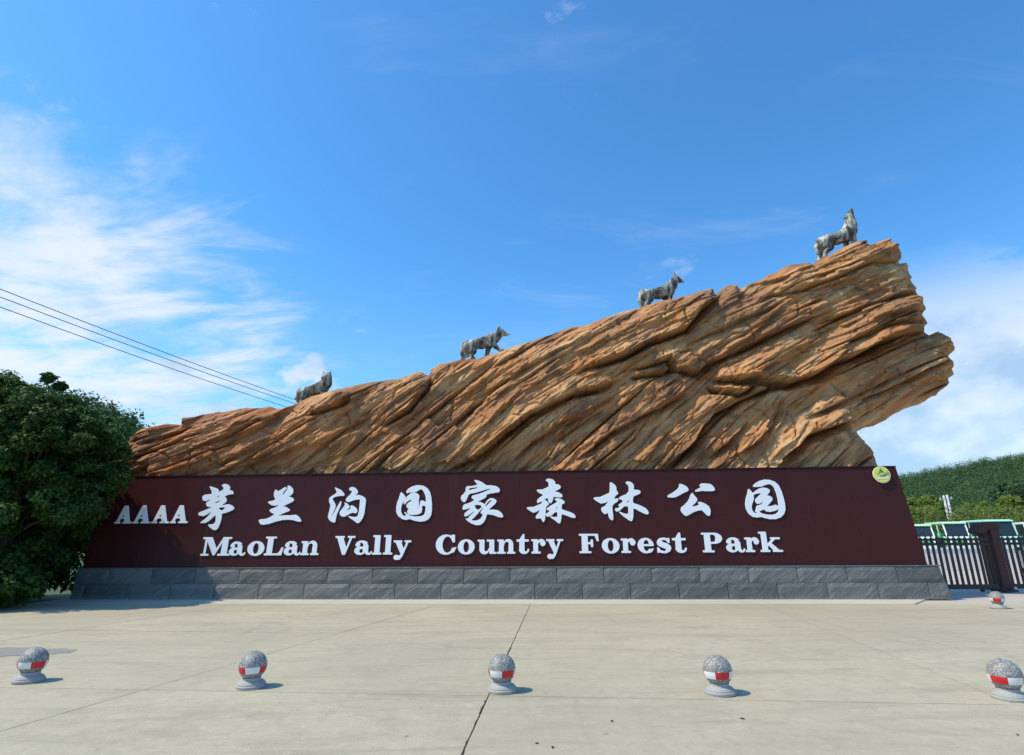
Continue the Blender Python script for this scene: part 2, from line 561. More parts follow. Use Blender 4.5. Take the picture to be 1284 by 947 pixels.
M['leaf_dark'] = mat_leaf('dark_leaf', (0.024, 0.060, 0.012), (0.060, 0.118, 0.021), 0.22, 0.62)
M['leaf_mid'] = mat_leaf('mid_leaf', (0.130, 0.190, 0.034), (0.225, 0.285, 0.060), 0.42)
M['leaf_far'] = mat_leaf('far_forest_leaf', (0.052, 0.112, 0.046), (0.095, 0.165, 0.062), 0.15, 0.85, 0.035)  # slight distance haze is put into this green as a bluish tint
M['leaf_hedge'] = mat_leaf('hedge_leaf', (0.110, 0.165, 0.034), (0.190, 0.235, 0.058), 0.35)
M['bark'] = simple('bark', (0.075, 0.06, 0.045), 0.9, var=0.35, scale=6, bmp=0.6)
M['iron'] = simple('dark_brown_iron', (0.022, 0.012, 0.010), 0.45, var=0.3, scale=6)
M['iron_brown'] = simple('brown_gate_metal', (0.060, 0.022, 0.016), 0.75, var=0.25, scale=5)
M['steel'] = simple('grey_steel', (0.45, 0.45, 0.46), 0.35, 0.8)
M['rubber'] = simple('black_rubber', (0.018, 0.018, 0.018), 0.8)
M['cable'] = simple('black_cable', (0.03, 0.032, 0.036), 0.6)
M['bus_white'] = simple('white_bus_paint', (0.78, 0.82, 0.80), 0.25, var=0.04)
M['bus_green'] = simple('green_bus_paint', (0.06, 0.42, 0.16), 0.3, var=0.08)
M['bus_mint'] = simple('mint_bus_paint', (0.40, 0.78, 0.60), 0.28, var=0.05)
M['bus_roof'] = simple('pale_green_roof', (0.50, 0.82, 0.56), 0.35, var=0.05)
M['glass'] = simple('tinted_glass', (0.022, 0.035, 0.040), 0.06, var=0.1)
M['car_dark'] = simple('dark_blue_car_paint', (0.012, 0.014, 0.020), 0.2)
M['lamp'] = simple('headlight_glass', (0.75, 0.76, 0.78), 0.1)
M['wall_white'] = simple('whitewashed_wall', (0.86, 0.79, 0.73), 0.8, var=0.08, scale=1.5, bmp=0.2)
M['pole'] = simple('concrete_pole', (0.55, 0.56, 0.56), 0.8)
M['em_yellow'] = simple('emblem_yellow', (0.72, 0.72, 0.12), 0.35, var=0.04)
M['em_cream'] = simple('emblem_cream', (0.85, 0.80, 0.50), 0.4, var=0.04)
M['em_green'] = simple('emblem_green', (0.09, 0.26, 0.03), 0.4, var=0.1)
M['em_dark'] = simple('emblem_dark_green', (0.03, 0.10, 0.02), 0.4)
M['em_mint'] = simple('emblem_mint', (0.42, 0.66, 0.38), 0.4)
M['em_brown'] = simple('emblem_brown', (0.48, 0.27, 0.13), 0.4)

# ------------------------------------------------------------------ the wall frame: x along the monument, y away from the viewer, z up
AX, AY = -13.18, 17.73
BX, BY = 11.95, 16.22
YAW = math.atan2(BY - AY, BX - AX)
LEN = math.hypot(BX - AX, BY - AY)
FR = Matrix.Translation((AX, AY, 0)) @ Matrix.Rotation(YAW, 4, 'Z')
FRI = FR.inverted()
_o = FRI @ Vector((0, 0, CZ))


def on_plane(px, py, y0, b=0.0):
    """pixel -> (u, y, z) on the monument plane y = y0 + b z (monument frame)"""
    d = FRI.to_3x3() @ pixel_ray(px, py)
    t_ = (y0 + b * _o.z - _o.y) / (d.y - b * d.z)
    q = _o + d * t_
    return q.x, q.y, q.z


def place(o, u=0.0, y=0.0, z=0.0):
    o.location = FR @ Vector((u, y, z))
    o.rotation_euler = (0, 0, YAW)
    return o


# ------------------------------------------------------------------ ground
def ground_sheet():
    V, F = [], []
    xs = [-3000, -400, -80, 80, 400, 3000]
    ys = [-600, -60, 30, 200, 800, 4000]
    for y in ys:
        for x in xs:
            V.append((x, y, -0.09))
    n = len(xs)
    for j in range(len(ys) - 1):
        for i in range(n - 1):
            F.append((j * n + i, j * n + i + 1, (j + 1) * n + i + 1, (j + 1) * n + i))
    return mesh('ground', V, F)


tag(link('ground', ground_sheet(), M['earth']), kind='structure')

jb = MB()
jb.box(-15.5, 60, -30, 16.9, -0.08, -0.03)
jo = jb.build('plaza_bed', M['joint'])
tag(jo, kind='structure')
yb = MB()
yb.prism([(-12.6, 16.2), (70, 11.0), (70, 54), (-12.6, 54)], 'z', -0.075, -0.024)
tag(yb.build('yard_pavement', M['yard']), kind='structure')

LONG = [(-14.6, 0.10), (-9.55, 0.245), (-4.12, 0.255), (-0.22, 0.080), (5.18, 0.145), (10.3, 0.145), (15.4, 0.145), (20.5, 0.145), (25.6, 0.145)]
TRANS = [(-9.5, -0.08), (-5.4, -0.08), (-1.3, -0.08), (2.75, -0.08), (6.70, -0.088), (10.75, -0.105), (15.73, -0.060)]


def cross(l, tr):
    x0, k = l
    y0, k2 = tr
    y = (y0 + k2 * (x0 - k * 7.4)) / (1 - k2 * k)
    return Vector((x0 + k * (y - 7.4), y))


plaza = empty('concrete_plaza', (0, 0, 0))
tag(plaza, kind='structure')
rs = random.Random(3)
for i in range(len(LONG) - 1):
    for j in range(len(TRANS) - 1):
        c4 = [cross(LONG[i], TRANS[j]), cross(LONG[i + 1], TRANS[j]), cross(LONG[i + 1], TRANS[j + 1]), cross(LONG[i], TRANS[j + 1])]
        mid = sum(c4, Vector((0, 0))) / 4
        pts = []
        worn = {(2, 3): 1, (3, 3): 3, (2, 4): 1, (3, 4): 3, (2, 2): 1}.get((i, j))
        for e in range(4):
            p, q = c4[e], c4[(e + 1) % 4]
            nrm = Vector((-(q - p).y, (q - p).x)).normalized()
            n = max(4, int((q - p).length / (0.03 if worn == e else 0.12)))
            g = 0.0040 if e % 2 == 0 else 0.0065
            for s in range(n):
                w = g + abs(rs.gauss(0, 0.0015))
                if worn == e:
                    q_ = (j * 7 + s / n) * 9.0
                    ch_ = float(vnoise(np.array([q_]), np.array([0.5]), 41)[0]) * 0.6 + float(vnoise(np.array([q_ * 5.3]), np.array([0.5]), 42)[0]) * 0.4
                    w += max(0.0, ch_ - 0.56) * (0.11 if j < 4 else 0.05)
                pts.append(p.lerp(q, s / n) + nrm * w)
        k = len(pts)
        zt = rs.uniform(-0.0012, 0.0012)
        ctr = len(pts) * 2
        V = [(p.x - mid.x, p.y - mid.y, zt) for p in pts] + [(p.x - mid.x, p.y - mid.y, -0.029) for p in pts]
        F = [tuple(range(k))] + [(a, k + a, k + (a + 1) % k, (a + 1) % k) for a in range(k)]
        so = link('concrete_slab', mesh('concrete_slab', V, F), M['concrete'], plaza)
        so.location = (mid.x, mid.y, 0)

ap = MB()
a0, a1 = cross((-13.6, 0), TRANS[-1]), cross((10.1, 0), TRANS[-1])
ap.prism([(a0.x, a0.y + 0.02), (a1.x, a1.y + 0.02), (11.5, 16.6), (-13.3, 18.0)], 'z', -0.028, 0.004)
tag(ap.build('apron_strip', M['apron']), kind='structure')
pb = MB()
rs2 = random.Random(5)
pp = []
for k in range(40):
    a = 2 * math.pi * k / 40
    r_ = 1 + rs2.uniform(-0.16, 0.16)
    pp.append((-8.25 + 1.35 * math.cos(a) * r_ + 0.1 * math.sin(a), 9.42 - 0.03 * math.cos(a) + 0.36 * math.sin(a) * r_))
pb.prism(pp, 'z', -0.01, 0.005)
tag(pb.build('repair_patch', M['asphalt']), kind='structure')

# ------------------------------------------------------------------ stone plinth (two courses)
PB = 0.09                    # batter
PH = 0.857
plinth = empty('stone_plinth')
place(plinth)
tag(plinth, 'long low plinth clad in grey slate blocks under the maroon sign', 'plinth')
core = MB()
core.prism([(0.035, 0), (0.035 + PB * PH, PH - 0.02), (1.4, PH - 0.02), (1.4, 0)], 'x', 0.02, LEN - 0.16)
core.build('core', M['mortar'], plinth)
rs = random.Random(11)


def stone_mesh(w0, w1, h, t, seed, slantL=0.0, slantR=0.0):
    """one riven slate block, front face uneven; x along, y into the wall, z up (battered)"""
    nx, nz = 9, 4
    V, F = [], []
    r2 = random.Random(seed)
    for k in range(nz + 1):
        for i in range(nx + 1):
            fx, fz = i / nx, k / nz
            x0 = w0 + slantL * fz
            x1 = w1 + slantR * fz
            x = x0 + (x1 - x0) * fx
            z = h * fz
            edge = i in (0, nx) or k in (0, nz)
            d = 0.004 if edge else -0.012 - 0.02 * (math.sin(3.1 * (x * 1.2 - z * 2.3) + seed) * 0.5 + r2.random() * 0.6)
            V.append((x, PB * z + d, z))
    n1 = len(V)
    for k in range(nz):
        for i in range(nx):
            a = k * (nx + 1) + i
            F.append((a, a + 1, a + nx + 2, a + nx + 1))
    ring = [i for i in range(nx + 1)] + [k * (nx + 1) + nx for k in range(1, nz + 1)] + [nz * (nx + 1) + i for i in range(nx - 1, -1, -1)] + [k * (nx + 1) for k in range(nz - 1, 0, -1)]
    for v in ring:
        V.append((V[v][0], V[v][1] + t, V[v][2]))
    for q in range(len(ring)):
        q2 = (q + 1) % len(ring)
        F.append((ring[q2], ring[q], n1 + q, n1 + q2))
    F.append(tuple(n1 + q for q in range(len(ring))))
    return mesh('stone_block', V, F)


top_j = [on_plane(x, 731 - 3 * (x - 642) / 1000, 0.0, PB)[0] for x in (188, 1126.8)]
bot_j = [on_plane(x, 743, 0.0, PB)[0] for x in (158, 1165.8)]
sp_t = (top_j[1] - top_j[0]) / 16
sp_b = (bot_j[1] - bot_j[0]) / 17
HC = 0.425
shared = {}
for course, (j0, sp_) in enumerate(((bot_j[0], sp_b), (top_j[0], sp_t))):
    z0 = course * (HC + 0.006) + 0.002
    js = [0.0]
    x = j0 - math.floor((j0 - 0.15) / sp_) * sp_
    while x < LEN - 0.25:
        if x > 0.12:
            js.append(x)
        x += sp_
    js.append(None)
    for a in range(len(js) - 1):
        x0 = js[a]
        last = js[a + 1] is None
        x1 = (LEN - 0.02 - course * 0.08) if last else js[a + 1]
        g = 0.008
        if not last and a > 0:
            key = (course, rs.randrange(5))
            if key not in shared:
                shared[key] = stone_mesh(g, sp_ - g, HC, 0.05, key[1] * 7 + course)
                shared[key].materials.append(M['slate'])
            o = link('stone_block', shared[key], None, plinth)
        else:
            o = link('stone_block', stone_mesh(g, x1 - x0 - g, HC, 0.05, a, 0.0, -0.075 if last else 0.0), M['slate'], plinth)
        o.location = (x0, PB * z0 + rs.uniform(-0.004, 0.004), z0)
# slate cap strip and the sloped return at the right-hand end
cap = MB()
cap.prism([(PB * PH - 0.012, PH + 0.001), (PB * PH - 0.012, PH + 0.026), (1.4, PH + 0.026), (1.4, PH + 0.001)], 'x', 0.0, LEN - 0.13)
cap.build('cap_strip', M['slate'], plinth)
for course in (0, 1):
    e = MB()
    z0, z1 = course * (HC + 0.006) + 0.002, course * (HC + 0.006) + HC
    xa, xb = LEN - 0.03 - 0.185 * z0, LEN - 0.03 - 0.185 * z1
    e.add([(xa, PB * z0 + 0.06, z0), (xa, 1.35, z0), (xb, 1.35, z1), (xb, PB * z1 + 0.06, z1), (xa - 0.2, PB * z0 + 0.06, z0), (xa - 0.2, 1.35, z0), (xb - 0.2, 1.35, z1), (xb - 0.2, PB * z1 + 0.06, z1)],
          [(0, 1, 2, 3), (7, 6, 5, 4), (0, 3, 7, 4), (1, 5, 6, 2), (3, 2, 6, 7), (0, 4, 5, 1)])
    e.build('end_stone', M['slate'], plinth)

# ------------------------------------------------------------------ sign wall
SB, SY0 = 0.06, 0.14           # face: y = SY0 + SB*z
ZB, ZT = PH + 0.027, 3.632
sign = empty('sign_wall')
place(sign)
tag(sign, 'long maroon sign wall with white Chinese and English park name', 'sign')
uR0 = on_plane(1163.5, 709.5, SY0, SB)[0]
uR1 = on_plane(1122.5, 583.0, SY0, SB)[0]
sw = MB()
fy = lambda z: SY0 + SB * z
TH = 0.62
sw.add([(0.05, fy(ZB), ZB), (uR0, fy(ZB), ZB), (uR1, fy(ZT), ZT), (0.12, fy(ZT), ZT),
        (0.05, fy(ZB) + TH + 0.25, ZB), (uR0, fy(ZB) + TH + 0.25, ZB), (uR1, fy(ZT) + TH, ZT), (0.12, fy(ZT) + TH, ZT)],
       [(0, 1, 2, 3), (5, 4, 7, 6), (1, 5, 6, 2), (4, 0, 3, 7), (3, 2, 6, 7), (1, 0, 4, 5)])
sw.build('panel', M['sign'], sign, bevel=0.012, seg=2)
trim = MB()
trim.add([(0.12, fy(ZT) - 0.02, ZT + 0.003), (uR1 + 0.005, fy(ZT) - 0.02, ZT + 0.003), (uR1 + 0.005, fy(ZT) + TH + 0.02, ZT + 0.003), (0.12, fy(ZT) + TH + 0.02, ZT + 0.003),
          (0.12, fy(ZT) - 0.02, ZT + 0.03), (uR1 - 0.005, fy(ZT) - 0.02, ZT + 0.03), (uR1 - 0.005, fy(ZT) + TH + 0.02, ZT + 0.03), (0.12, fy(ZT) + TH + 0.02, ZT + 0.03)],
         [(0, 3, 2, 1), (4, 5, 6, 7), (0, 1, 5, 4), (1, 2, 6, 5), (2, 3, 7, 6), (3, 0, 4, 7)])
trim.build('top_trim', M['sign'], sign)


# ---- outline tools: rasterise a shape, smooth it, walk its contour
def inside_poly(X, Y, pts):
    r_ = np.zeros(X.shape, bool)
    n = len(pts)
    for i in range(n):
        x0, y0 = pts[i]
        x1, y1 = pts[(i + 1) % n]
        if y0 == y1:
            continue
        c_ = ((y0 > Y) != (y1 > Y)) & (X < (x1 - x0) * (Y - y0) / (y1 - y0) + x0)
        r_ ^= c_
    return r_


def blur(A, n):
    for _ in range(n):
        A = (A + np.roll(A, 1, 0) + np.roll(A, -1, 0)) / 3
        A = (A + np.roll(A, 1, 1) + np.roll(A, -1, 1)) / 3
    return A


def contours(A, lev=0.5):
    """marching squares -> closed loops of (col,row)"""
    ny, nx = A.shape
    S = (A > lev)
    code = S[:-1, :-1] * 1 + S[:-1, 1:] * 2 + S[1:, 1:] * 4 + S[1:, :-1] * 8
    nxt = {}
    def ep(i, j, e):
        return {0: ('h', i, j), 1: ('v', i, j + 1), 2: ('h', i + 1, j), 3: ('v', i, j)}[e]
    T = {1: [(3, 0)], 2: [(0, 1)], 3: [(3, 1)], 4: [(1, 2)], 5: [(3, 0), (1, 2)], 6: [(0, 2)], 7: [(3, 2)], 8: [(2, 3)], 9: [(2, 0)], 10: [(0, 1), (2, 3)], 11: [(2, 1)], 12: [(1, 3)], 13: [(1, 0)], 14: [(0, 3)]}
    for i, j in zip(*np.nonzero((code > 0) & (code < 15))):
        for a, b in T[int(code[i, j])]:
            nxt[ep(i, j, a)] = ep(i, j, b)
    def pos(k):
        t_, i, j = k
        if t_ == 'h':
            a, b = A[i, j], A[i, j + 1]
            return (j + (lev - a) / (b - a), i)
        a, b = A[i, j], A[i + 1, j]
        return (j, i + (lev - a) / (b - a))
    loops = []
    while nxt:
        k0, k1 = nxt.popitem()
        ks = [k0]
        while k1 != k0 and k1 in nxt:
            ks.append(k1)
            k1 = nxt.pop(k1)
        if len(ks) > 8:
            loops.append([pos(k) for k in ks])
    return loops


def simplify(pts, tol):
    pts = [Vector(p) for p in pts]
    keep = []
    def dp(a, b):
        if b <= a + 1:
            return
        d = pts[b] - pts[a]
        L = d.length
        best, bi = -1, a
        for i in range(a + 1, b):
            v = pts[i] - pts[a]
            e = abs(d.x * v.y - d.y * v.x) / L if L > 1e-9 else v.length
            if e > best:
                best, bi = e, i
        if best > tol:
            dp(a, bi)
            keep.append(bi)
            dp(bi, b)
    h = len(pts) // 2
    keep.append(0)
    dp(0, h)
    keep.append(h)
    dp(h, len(pts) - 1)
    keep.append(len(pts) - 1)
    keep = sorted(set(keep))
    return [pts[i] for i in keep]


def outline_mesh(name, loops, depth, bev=0.006):
    """filled, extruded shape (holes by even-odd); faces -y"""
    cu = bpy.data.curves.new(name, 'CURVE')
    cu.dimensions = '2D'
    cu.fill_mode = 'BOTH'
    cu.extrude = depth / 2
    cu.bevel_depth = bev
    cu.bevel_resolution = 1
    for lp in loops:
        sp_ = cu.splines.new('POLY')
        sp_.points.add(len(lp) - 1)
        for p, q in zip(sp_.points, lp):
            p.co = (q[0], q[1], 0, 1)
        sp_.use_cyclic_u = True
    tmp = bpy.data.objects.new('tmp', cu)
    COL.objects.link(tmp)
    dg = bpy.context.evaluated_depsgraph_get()
    me = bpy.data.meshes.new_from_object(tmp.evaluated_get(dg))
    bpy.data.objects.remove(tmp)
    bpy.data.curves.remove(cu)
    me.name = name
    me.materials.clear()
    return me


def put_on_sign(o, u, z, stand=0.035):
    """o lies in its local xy plane (normal +z): stand it on the battered face"""
    ang = math.atan(SB)
    o.parent = sign
    o.matrix_local = Matrix.Translation((u, fy(z) - stand, z)) @ Matrix.Rotation(math.pi / 2 - ang, 4, 'X')


# ---- brush-written characters: (origin px, px per zoom unit, outlines, holes)
Z = 70 / 947
CH = [
 (240, 600, Z, [[(312,138),(335,140),(400,160),(455,182),(475,215),(465,245),(520,205),(545,200),(555,170),(550,145),(520,125),(545,102),(590,98),(635,115),(665,150),(660,185),(650,205),(690,205),(718,235),(718,268),(680,268),(610,285),(565,312),(600,340),(608,370),(590,405),(540,440),(510,462),(560,455),(640,442),(690,460),(735,500),(725,525),(660,560),(590,585),(520,598),(518,660),(500,740),(470,820),(435,870),(395,880),(355,860),(310,820),(280,785),(330,785),(385,775),(412,745),(422,690),(418,620),(370,660),(300,725),(240,758),(150,755),(205,715),(280,655),(330,590),(360,550),(290,600),(220,638),(145,635),(120,605),(140,580),(230,545),(330,500),(370,480),(300,485),(265,470),(255,420),(280,395),(360,355),(300,365),(250,388),(205,375),(192,345),(200,305),(235,280),(350,270),(355,220),(330,175)]],
  [[(428,332),(465,286),(492,296),(455,326)],[(378,414),(450,392),(505,358),(485,398),(440,422)],[(460,500),(540,490),(590,486),(555,528),(515,552),(480,525)]]),
 (317, 600, Z, [[(400,188),(420,210),(425,228),(500,185),(555,148),(580,160),(580,175),(550,205),(500,270),(485,298),(548,248),(588,195),(600,160),(595,122),(635,130),(680,170),(695,215),(680,260),(640,295),(600,315),(650,318),(690,340),(705,365),(690,390),(620,425),(520,470),(480,490),(540,478),(575,490),(635,530),(630,550),(560,575),(480,612),(420,640),(520,632),(650,628),(740,620),(785,650),(830,715),(820,735),(770,732),(690,708),(600,700),(500,708),(400,730),(280,770),(190,785),(140,782),(118,750),(105,710),(130,700),(230,690),(300,660),(380,605),(330,590),(300,565),(285,540),(320,520),(400,490),(495,420),(440,450),(390,462),(330,460),(290,435),(258,400),(290,392),(345,385),(395,355),(370,320),(362,270),(375,215)]], []),
 (402, 600, Z, [[(243,150),(290,172),(350,200),(395,245),(412,285),(390,298),(320,298),(250,312),(205,340),(215,370),(245,420),(262,465),(235,540),(200,610),(175,650),(195,640),(240,570),(290,480),(335,400),(345,385),(358,400),(345,460),(310,540),(275,620),(262,680),(255,735),(235,752),(190,738),(145,700),(128,655),(150,560),(175,460),(150,400),(150,345),(180,310),(240,275),(285,240),(265,195)],
  [(485,190),(500,160),(540,147),(590,162),(630,205),(640,235),(620,265),(580,295),(650,282),(710,300),(760,335),(772,370),(762,470),(745,590),(720,670),(680,730),(650,758),(615,755),(565,715),(500,670),(465,638),(520,650),(590,660),(630,645),(655,560),(668,450),(675,355),(620,358),(540,380),(480,405),(440,390),(430,360),(450,330),(500,285),(535,235),(545,210),(510,210)],
  [(408,408),(450,425),(485,460),(498,485),(480,510),(430,545),(420,552),(470,540),(520,515),(510,490),(515,458),(560,468),(610,505),(628,545),(615,585),(585,592),(545,580),(480,610),(420,645),(380,652),(340,630),(325,595),(335,560),(385,500),(420,450)]], []),
 (485, 595, Z, [[(250,298),(290,340),(325,385),(305,440),(265,500),(243,570),(245,640),(270,690),(300,712),(340,690),(298,650),(310,638),(350,670),(400,705),(480,718),(580,715),(630,695),(655,640),(665,560),(665,540),(630,530),(598,535),(600,600),(590,650),(520,682),(430,690),(370,675),(350,640),(360,600),(385,590),(345,565),(335,530),(360,490),(425,450),(430,435),(390,435),(340,465),(310,512),(290,500),(310,440),(345,380),(400,330),(460,308),(520,325),(555,360),(550,420),(540,460),(550,510),(540,560),(500,590),(530,585),(555,550),(565,510),(570,450),(620,445),(665,475),(668,420),(655,350),(625,285),(585,248),(540,270),(500,300),(420,305),(375,305),(345,325),(332,290),(370,245),(440,205),(530,185),(620,195),(690,235),(735,300),(755,380),(765,480),(768,600),(755,690),(710,760),(640,795),(560,800),(470,785),(390,755),(330,775),(260,755),(195,705),(162,640),(165,560),(180,480),(215,390),(235,320)]], []),
 (570, 595, Z, [[(328,95),(400,105),(470,135),(515,170),(540,190),(620,188),(700,200),(750,230),(772,270),(755,302),(690,312),(600,325),(540,345),(540,380),(510,405),(440,440),(380,470),(440,470),(490,495),(515,510),(545,455),(600,410),(650,405),(700,430),(715,455),(690,500),(620,560),(575,600),(640,600),(720,605),(770,630),(810,670),(828,720),(800,732),(740,722),(660,690),(590,678),(545,680),(530,750),(490,820),(440,855),(370,862),(290,835),(220,790),(172,735),(215,758),(235,745),(245,725),(290,680),(340,640),(335,625),(290,655),(230,700),(175,715),(165,690),(185,650),(250,600),(285,570),(220,585),(150,602),(135,585),(145,540),(165,512),(230,495),(300,465),(350,430),(310,420),(288,395),(300,365),(360,350),(440,325),(540,285),(650,235),(560,250),(460,280),(360,310),(270,325),(240,345),(220,390),(195,450),(160,475),(125,450),(108,405),(120,365),(165,325),(190,285),(195,225),(225,200),(300,200),(395,180),(370,145)]],
  [[(245,235),(380,218),(405,225),(380,240),(300,258),(250,275)],[(335,525),(400,512),(450,530),(465,550),(430,590),(400,608),(360,575),(345,545)],[(275,780),(335,730),(390,670),(430,620),(482,560),(490,574),(452,630),(440,655),(480,675),(475,705),(440,755),(400,780),(340,787)],[(525,525),(560,475),(610,435),(637,430),(625,455),(575,505),(540,545),(528,542)]]),
 (656, 593, Z, [[(380,130),(405,108),(450,102),(510,120),(545,160),(545,195),(590,195),(630,220),(638,250),(610,280),(550,305),(530,320),(600,332),(650,360),(670,395),(655,418),(590,418),(515,405),(500,470),(480,510),(455,518),(435,495),(420,440),(410,425),(350,460),(290,495),(245,515),(232,495),(250,450),(345,375),(290,350),(250,325),(228,300),(240,288),(330,285),(430,240),(435,180),(420,155)],
  [(330,470),(375,462),(420,500),(440,525),(420,550),(390,575),(385,620),(375,720),(370,790),(350,838),(330,830),(310,780),(290,770),(235,780),(213,765),(225,725),(270,670),(285,615),(240,655),(175,680),(120,650),(75,615),(58,592),(90,585),(180,580),(260,545),(310,525)],
  [(530,455),(555,435),(610,432),(660,455),(705,490),(700,520),(660,530),(650,570),(655,620),(720,645),(800,670),(860,700),(892,745),(875,768),(810,755),(720,720),(650,700),(645,780),(635,840),(620,862),(590,850),(530,800),(455,750),(470,740),(530,755),(580,745),(582,670),(535,668),(500,710),(450,740),(400,742),(380,715),(395,685),(415,690),(440,655),(455,630),(400,635),(400,610),(460,565),(520,530),(575,500),(570,475)]],
  [[(545,612),(582,566),(584,598),(560,618)]]),
 (743, 593, 75 / 947, [[(272,150),(310,160),(360,200),(380,245),(372,275),(400,305),(405,335),(370,355),(345,395),(350,420),(395,405),(412,420),(395,455),(340,490),(310,530),(315,600),(325,680),(325,745),(305,755),(270,725),(250,680),(242,625),(225,645),(185,655),(150,620),(135,570),(150,550),(200,525),(240,470),(255,445),(200,475),(130,488),(80,460),(35,430),(12,405),(30,392),(120,385),(220,340),(268,320),(275,240)],
  [(520,165),(540,140),(580,138),(630,165),(652,200),(650,270),(720,272),(760,295),(750,330),(700,350),(645,375),(635,430),(640,480),(700,500),(790,535),(850,570),(888,625),(880,658),(840,655),(760,620),(690,580),(645,560),(645,650),(640,720),(620,768),(580,755),(500,700),(415,620),(440,620),(480,640),(530,655),(565,655),(568,580),(560,530),(500,530),(450,580),(410,610),(375,615),(352,585),(365,560),(400,565),(440,530),(405,525),(420,500),(470,470),(480,430),(440,425),(412,405),(450,375),(530,345),(570,300),(575,230),(560,195)]],
  [[(538,468),(570,426),(572,468),(550,478)]]),
 (832, 593, Z, [[(260,190),(300,192),(350,212),(400,245),(425,290),(410,310),(340,340),(260,385),(200,415),(140,422),(70,415),(65,395),(90,375),(160,335),(230,285),(265,240)],
  [(640,185),(720,185),(790,192),(835,225),(865,270),(865,300),(830,312),(740,310),(640,308),(560,322),(528,322),(545,295),(590,268),(640,250),(610,225),(615,200)],
  [(490,338),(510,375),(555,425),(572,460),(550,500),(500,545),(460,580),(540,565),(605,548),(590,520),(580,495),(640,500),(710,530),(770,575),(795,640),(790,710),(770,732),(735,720),(680,670),(650,635),(590,640),(520,660),(450,700),(400,728),(360,728),(320,690),(288,635),(300,590),(360,540),(410,490),(440,430),(455,375)]], []),
 (924, 593, Z, [[(200,272),(235,310),(265,350),(300,320),(370,270),(440,252),(510,265),(555,295),(550,330),(500,385),(560,395),(600,430),(595,465),(540,530),(500,568),(580,570),(650,542),(690,560),(705,570),(705,540),(690,450),(665,350),(630,260),(590,210),(540,190),(480,205),(420,232),(340,240),(275,240),(268,225),(310,180),(380,140),(460,118),(550,122),(640,155),(705,215),(750,310),(785,420),(810,520),(818,620),(795,700),(740,755),(660,785),(560,788),(480,770),(410,748),(330,758),(260,745),(190,690),(150,610),(138,530),(150,430),(180,340),(185,290)]],
  [[(275,378),(320,358),(410,340),(400,365),(330,430),(305,460),(320,510),(345,530),(400,515),(460,478),(455,490),(410,540),(340,560),(322,590),(328,620),(305,645),(345,695),(300,685),(262,650),(245,590),(250,540),(270,490),(283,430)],[(370,660),(420,632),(470,625),(490,655),(560,662),(640,645),(712,610),(700,660),(660,700),(590,716),(500,712),(420,690)]]),
]
NG = 200
gx, gy = np.meshgrid(np.arange(NG) * 950 / NG, np.arange(NG) * 950 / NG)
for ox, oy, zs, outs, holes in CH:
    A = np.zeros((NG, NG))
    for pts in outs:
        A = np.maximum(A, inside_poly(gx, gy, pts))
    for pts in holes:
        A = A * (1 - inside_poly(gx, gy, pts))
    loops = contours(blur(A.astype(float), 2))
    cx_, cy_ = ox + 35, oy + 33
    u0, _, z0 = on_plane(cx_, cy_, SY0, SB)
    cosb = math.cos(math.atan(SB))
    L2 = []
    for lp in loops:
        q = []
        for c, r_ in simplify(lp, 0.28):
            u, _, z = on_plane(ox + c * 950 / NG * zs, oy + r_ * 950 / NG * zs, SY0, SB)
            q.append((u - u0, (z - z0) / cosb))
        L2.append(q)
    me = outline_mesh('chinese_character', L2, 0.016, 0.004)
    put_on_sign(link('chinese_character', me, M['white']), u0, z0, 0.014)

# ---- slab-serif letters drawn from boxes, ellipses and polygons (cap height 1)
GS = 110


class Gl:
    def __init__(s, w, lo=-0.35, hi=1.12):
        s.w = w
        s.x0, s.y0 = -0.12, lo
        nx, ny = int((w + 0.24) * GS), int((hi - lo) * GS)
        s.X, s.Y = np.meshgrid(s.x0 + np.arange(nx) / GS, s.y0 + np.arange(ny) / GS)
        s.A = np.zeros(s.X.shape, bool)

    def r(s, x0, x1, y0, y1):
        s.A |= (s.X >= x0) & (s.X <= x1) & (s.Y >= y0) & (s.Y <= y1)
        return s

    def p(s, *pts):
        s.A |= inside_poly(s.X, s.Y, pts)
        return s

    def e(s, cx, cy, rx, ry, ix=None, iy=None, irx=0, iry=0, clip=None):
        q = ((s.X - cx) / rx) ** 2 + ((s.Y - cy) / ry) ** 2 <= 1
        if irx:
            q &= ~(((s.X - ix) / irx) ** 2 + ((s.Y - iy) / iry) ** 2 <= 1)
        if clip is not None:
            q &= clip(s.X, s.Y)
        s.A |= q
        return s

    def cut(s, *pts):
        s.A &= ~inside_poly(s.X, s.Y, pts)
        return s

    def loops(s):
        A = np.pad(blur(s.A.astype(float), 2), 2)
        return [[(s.x0 + (c - 2) / GS, s.y0 + (r_ - 2) / GS) for c, r_ in simplify(lp, 0.22)] for lp in contours(A)]


XH = 0.74
T_ = 0.095


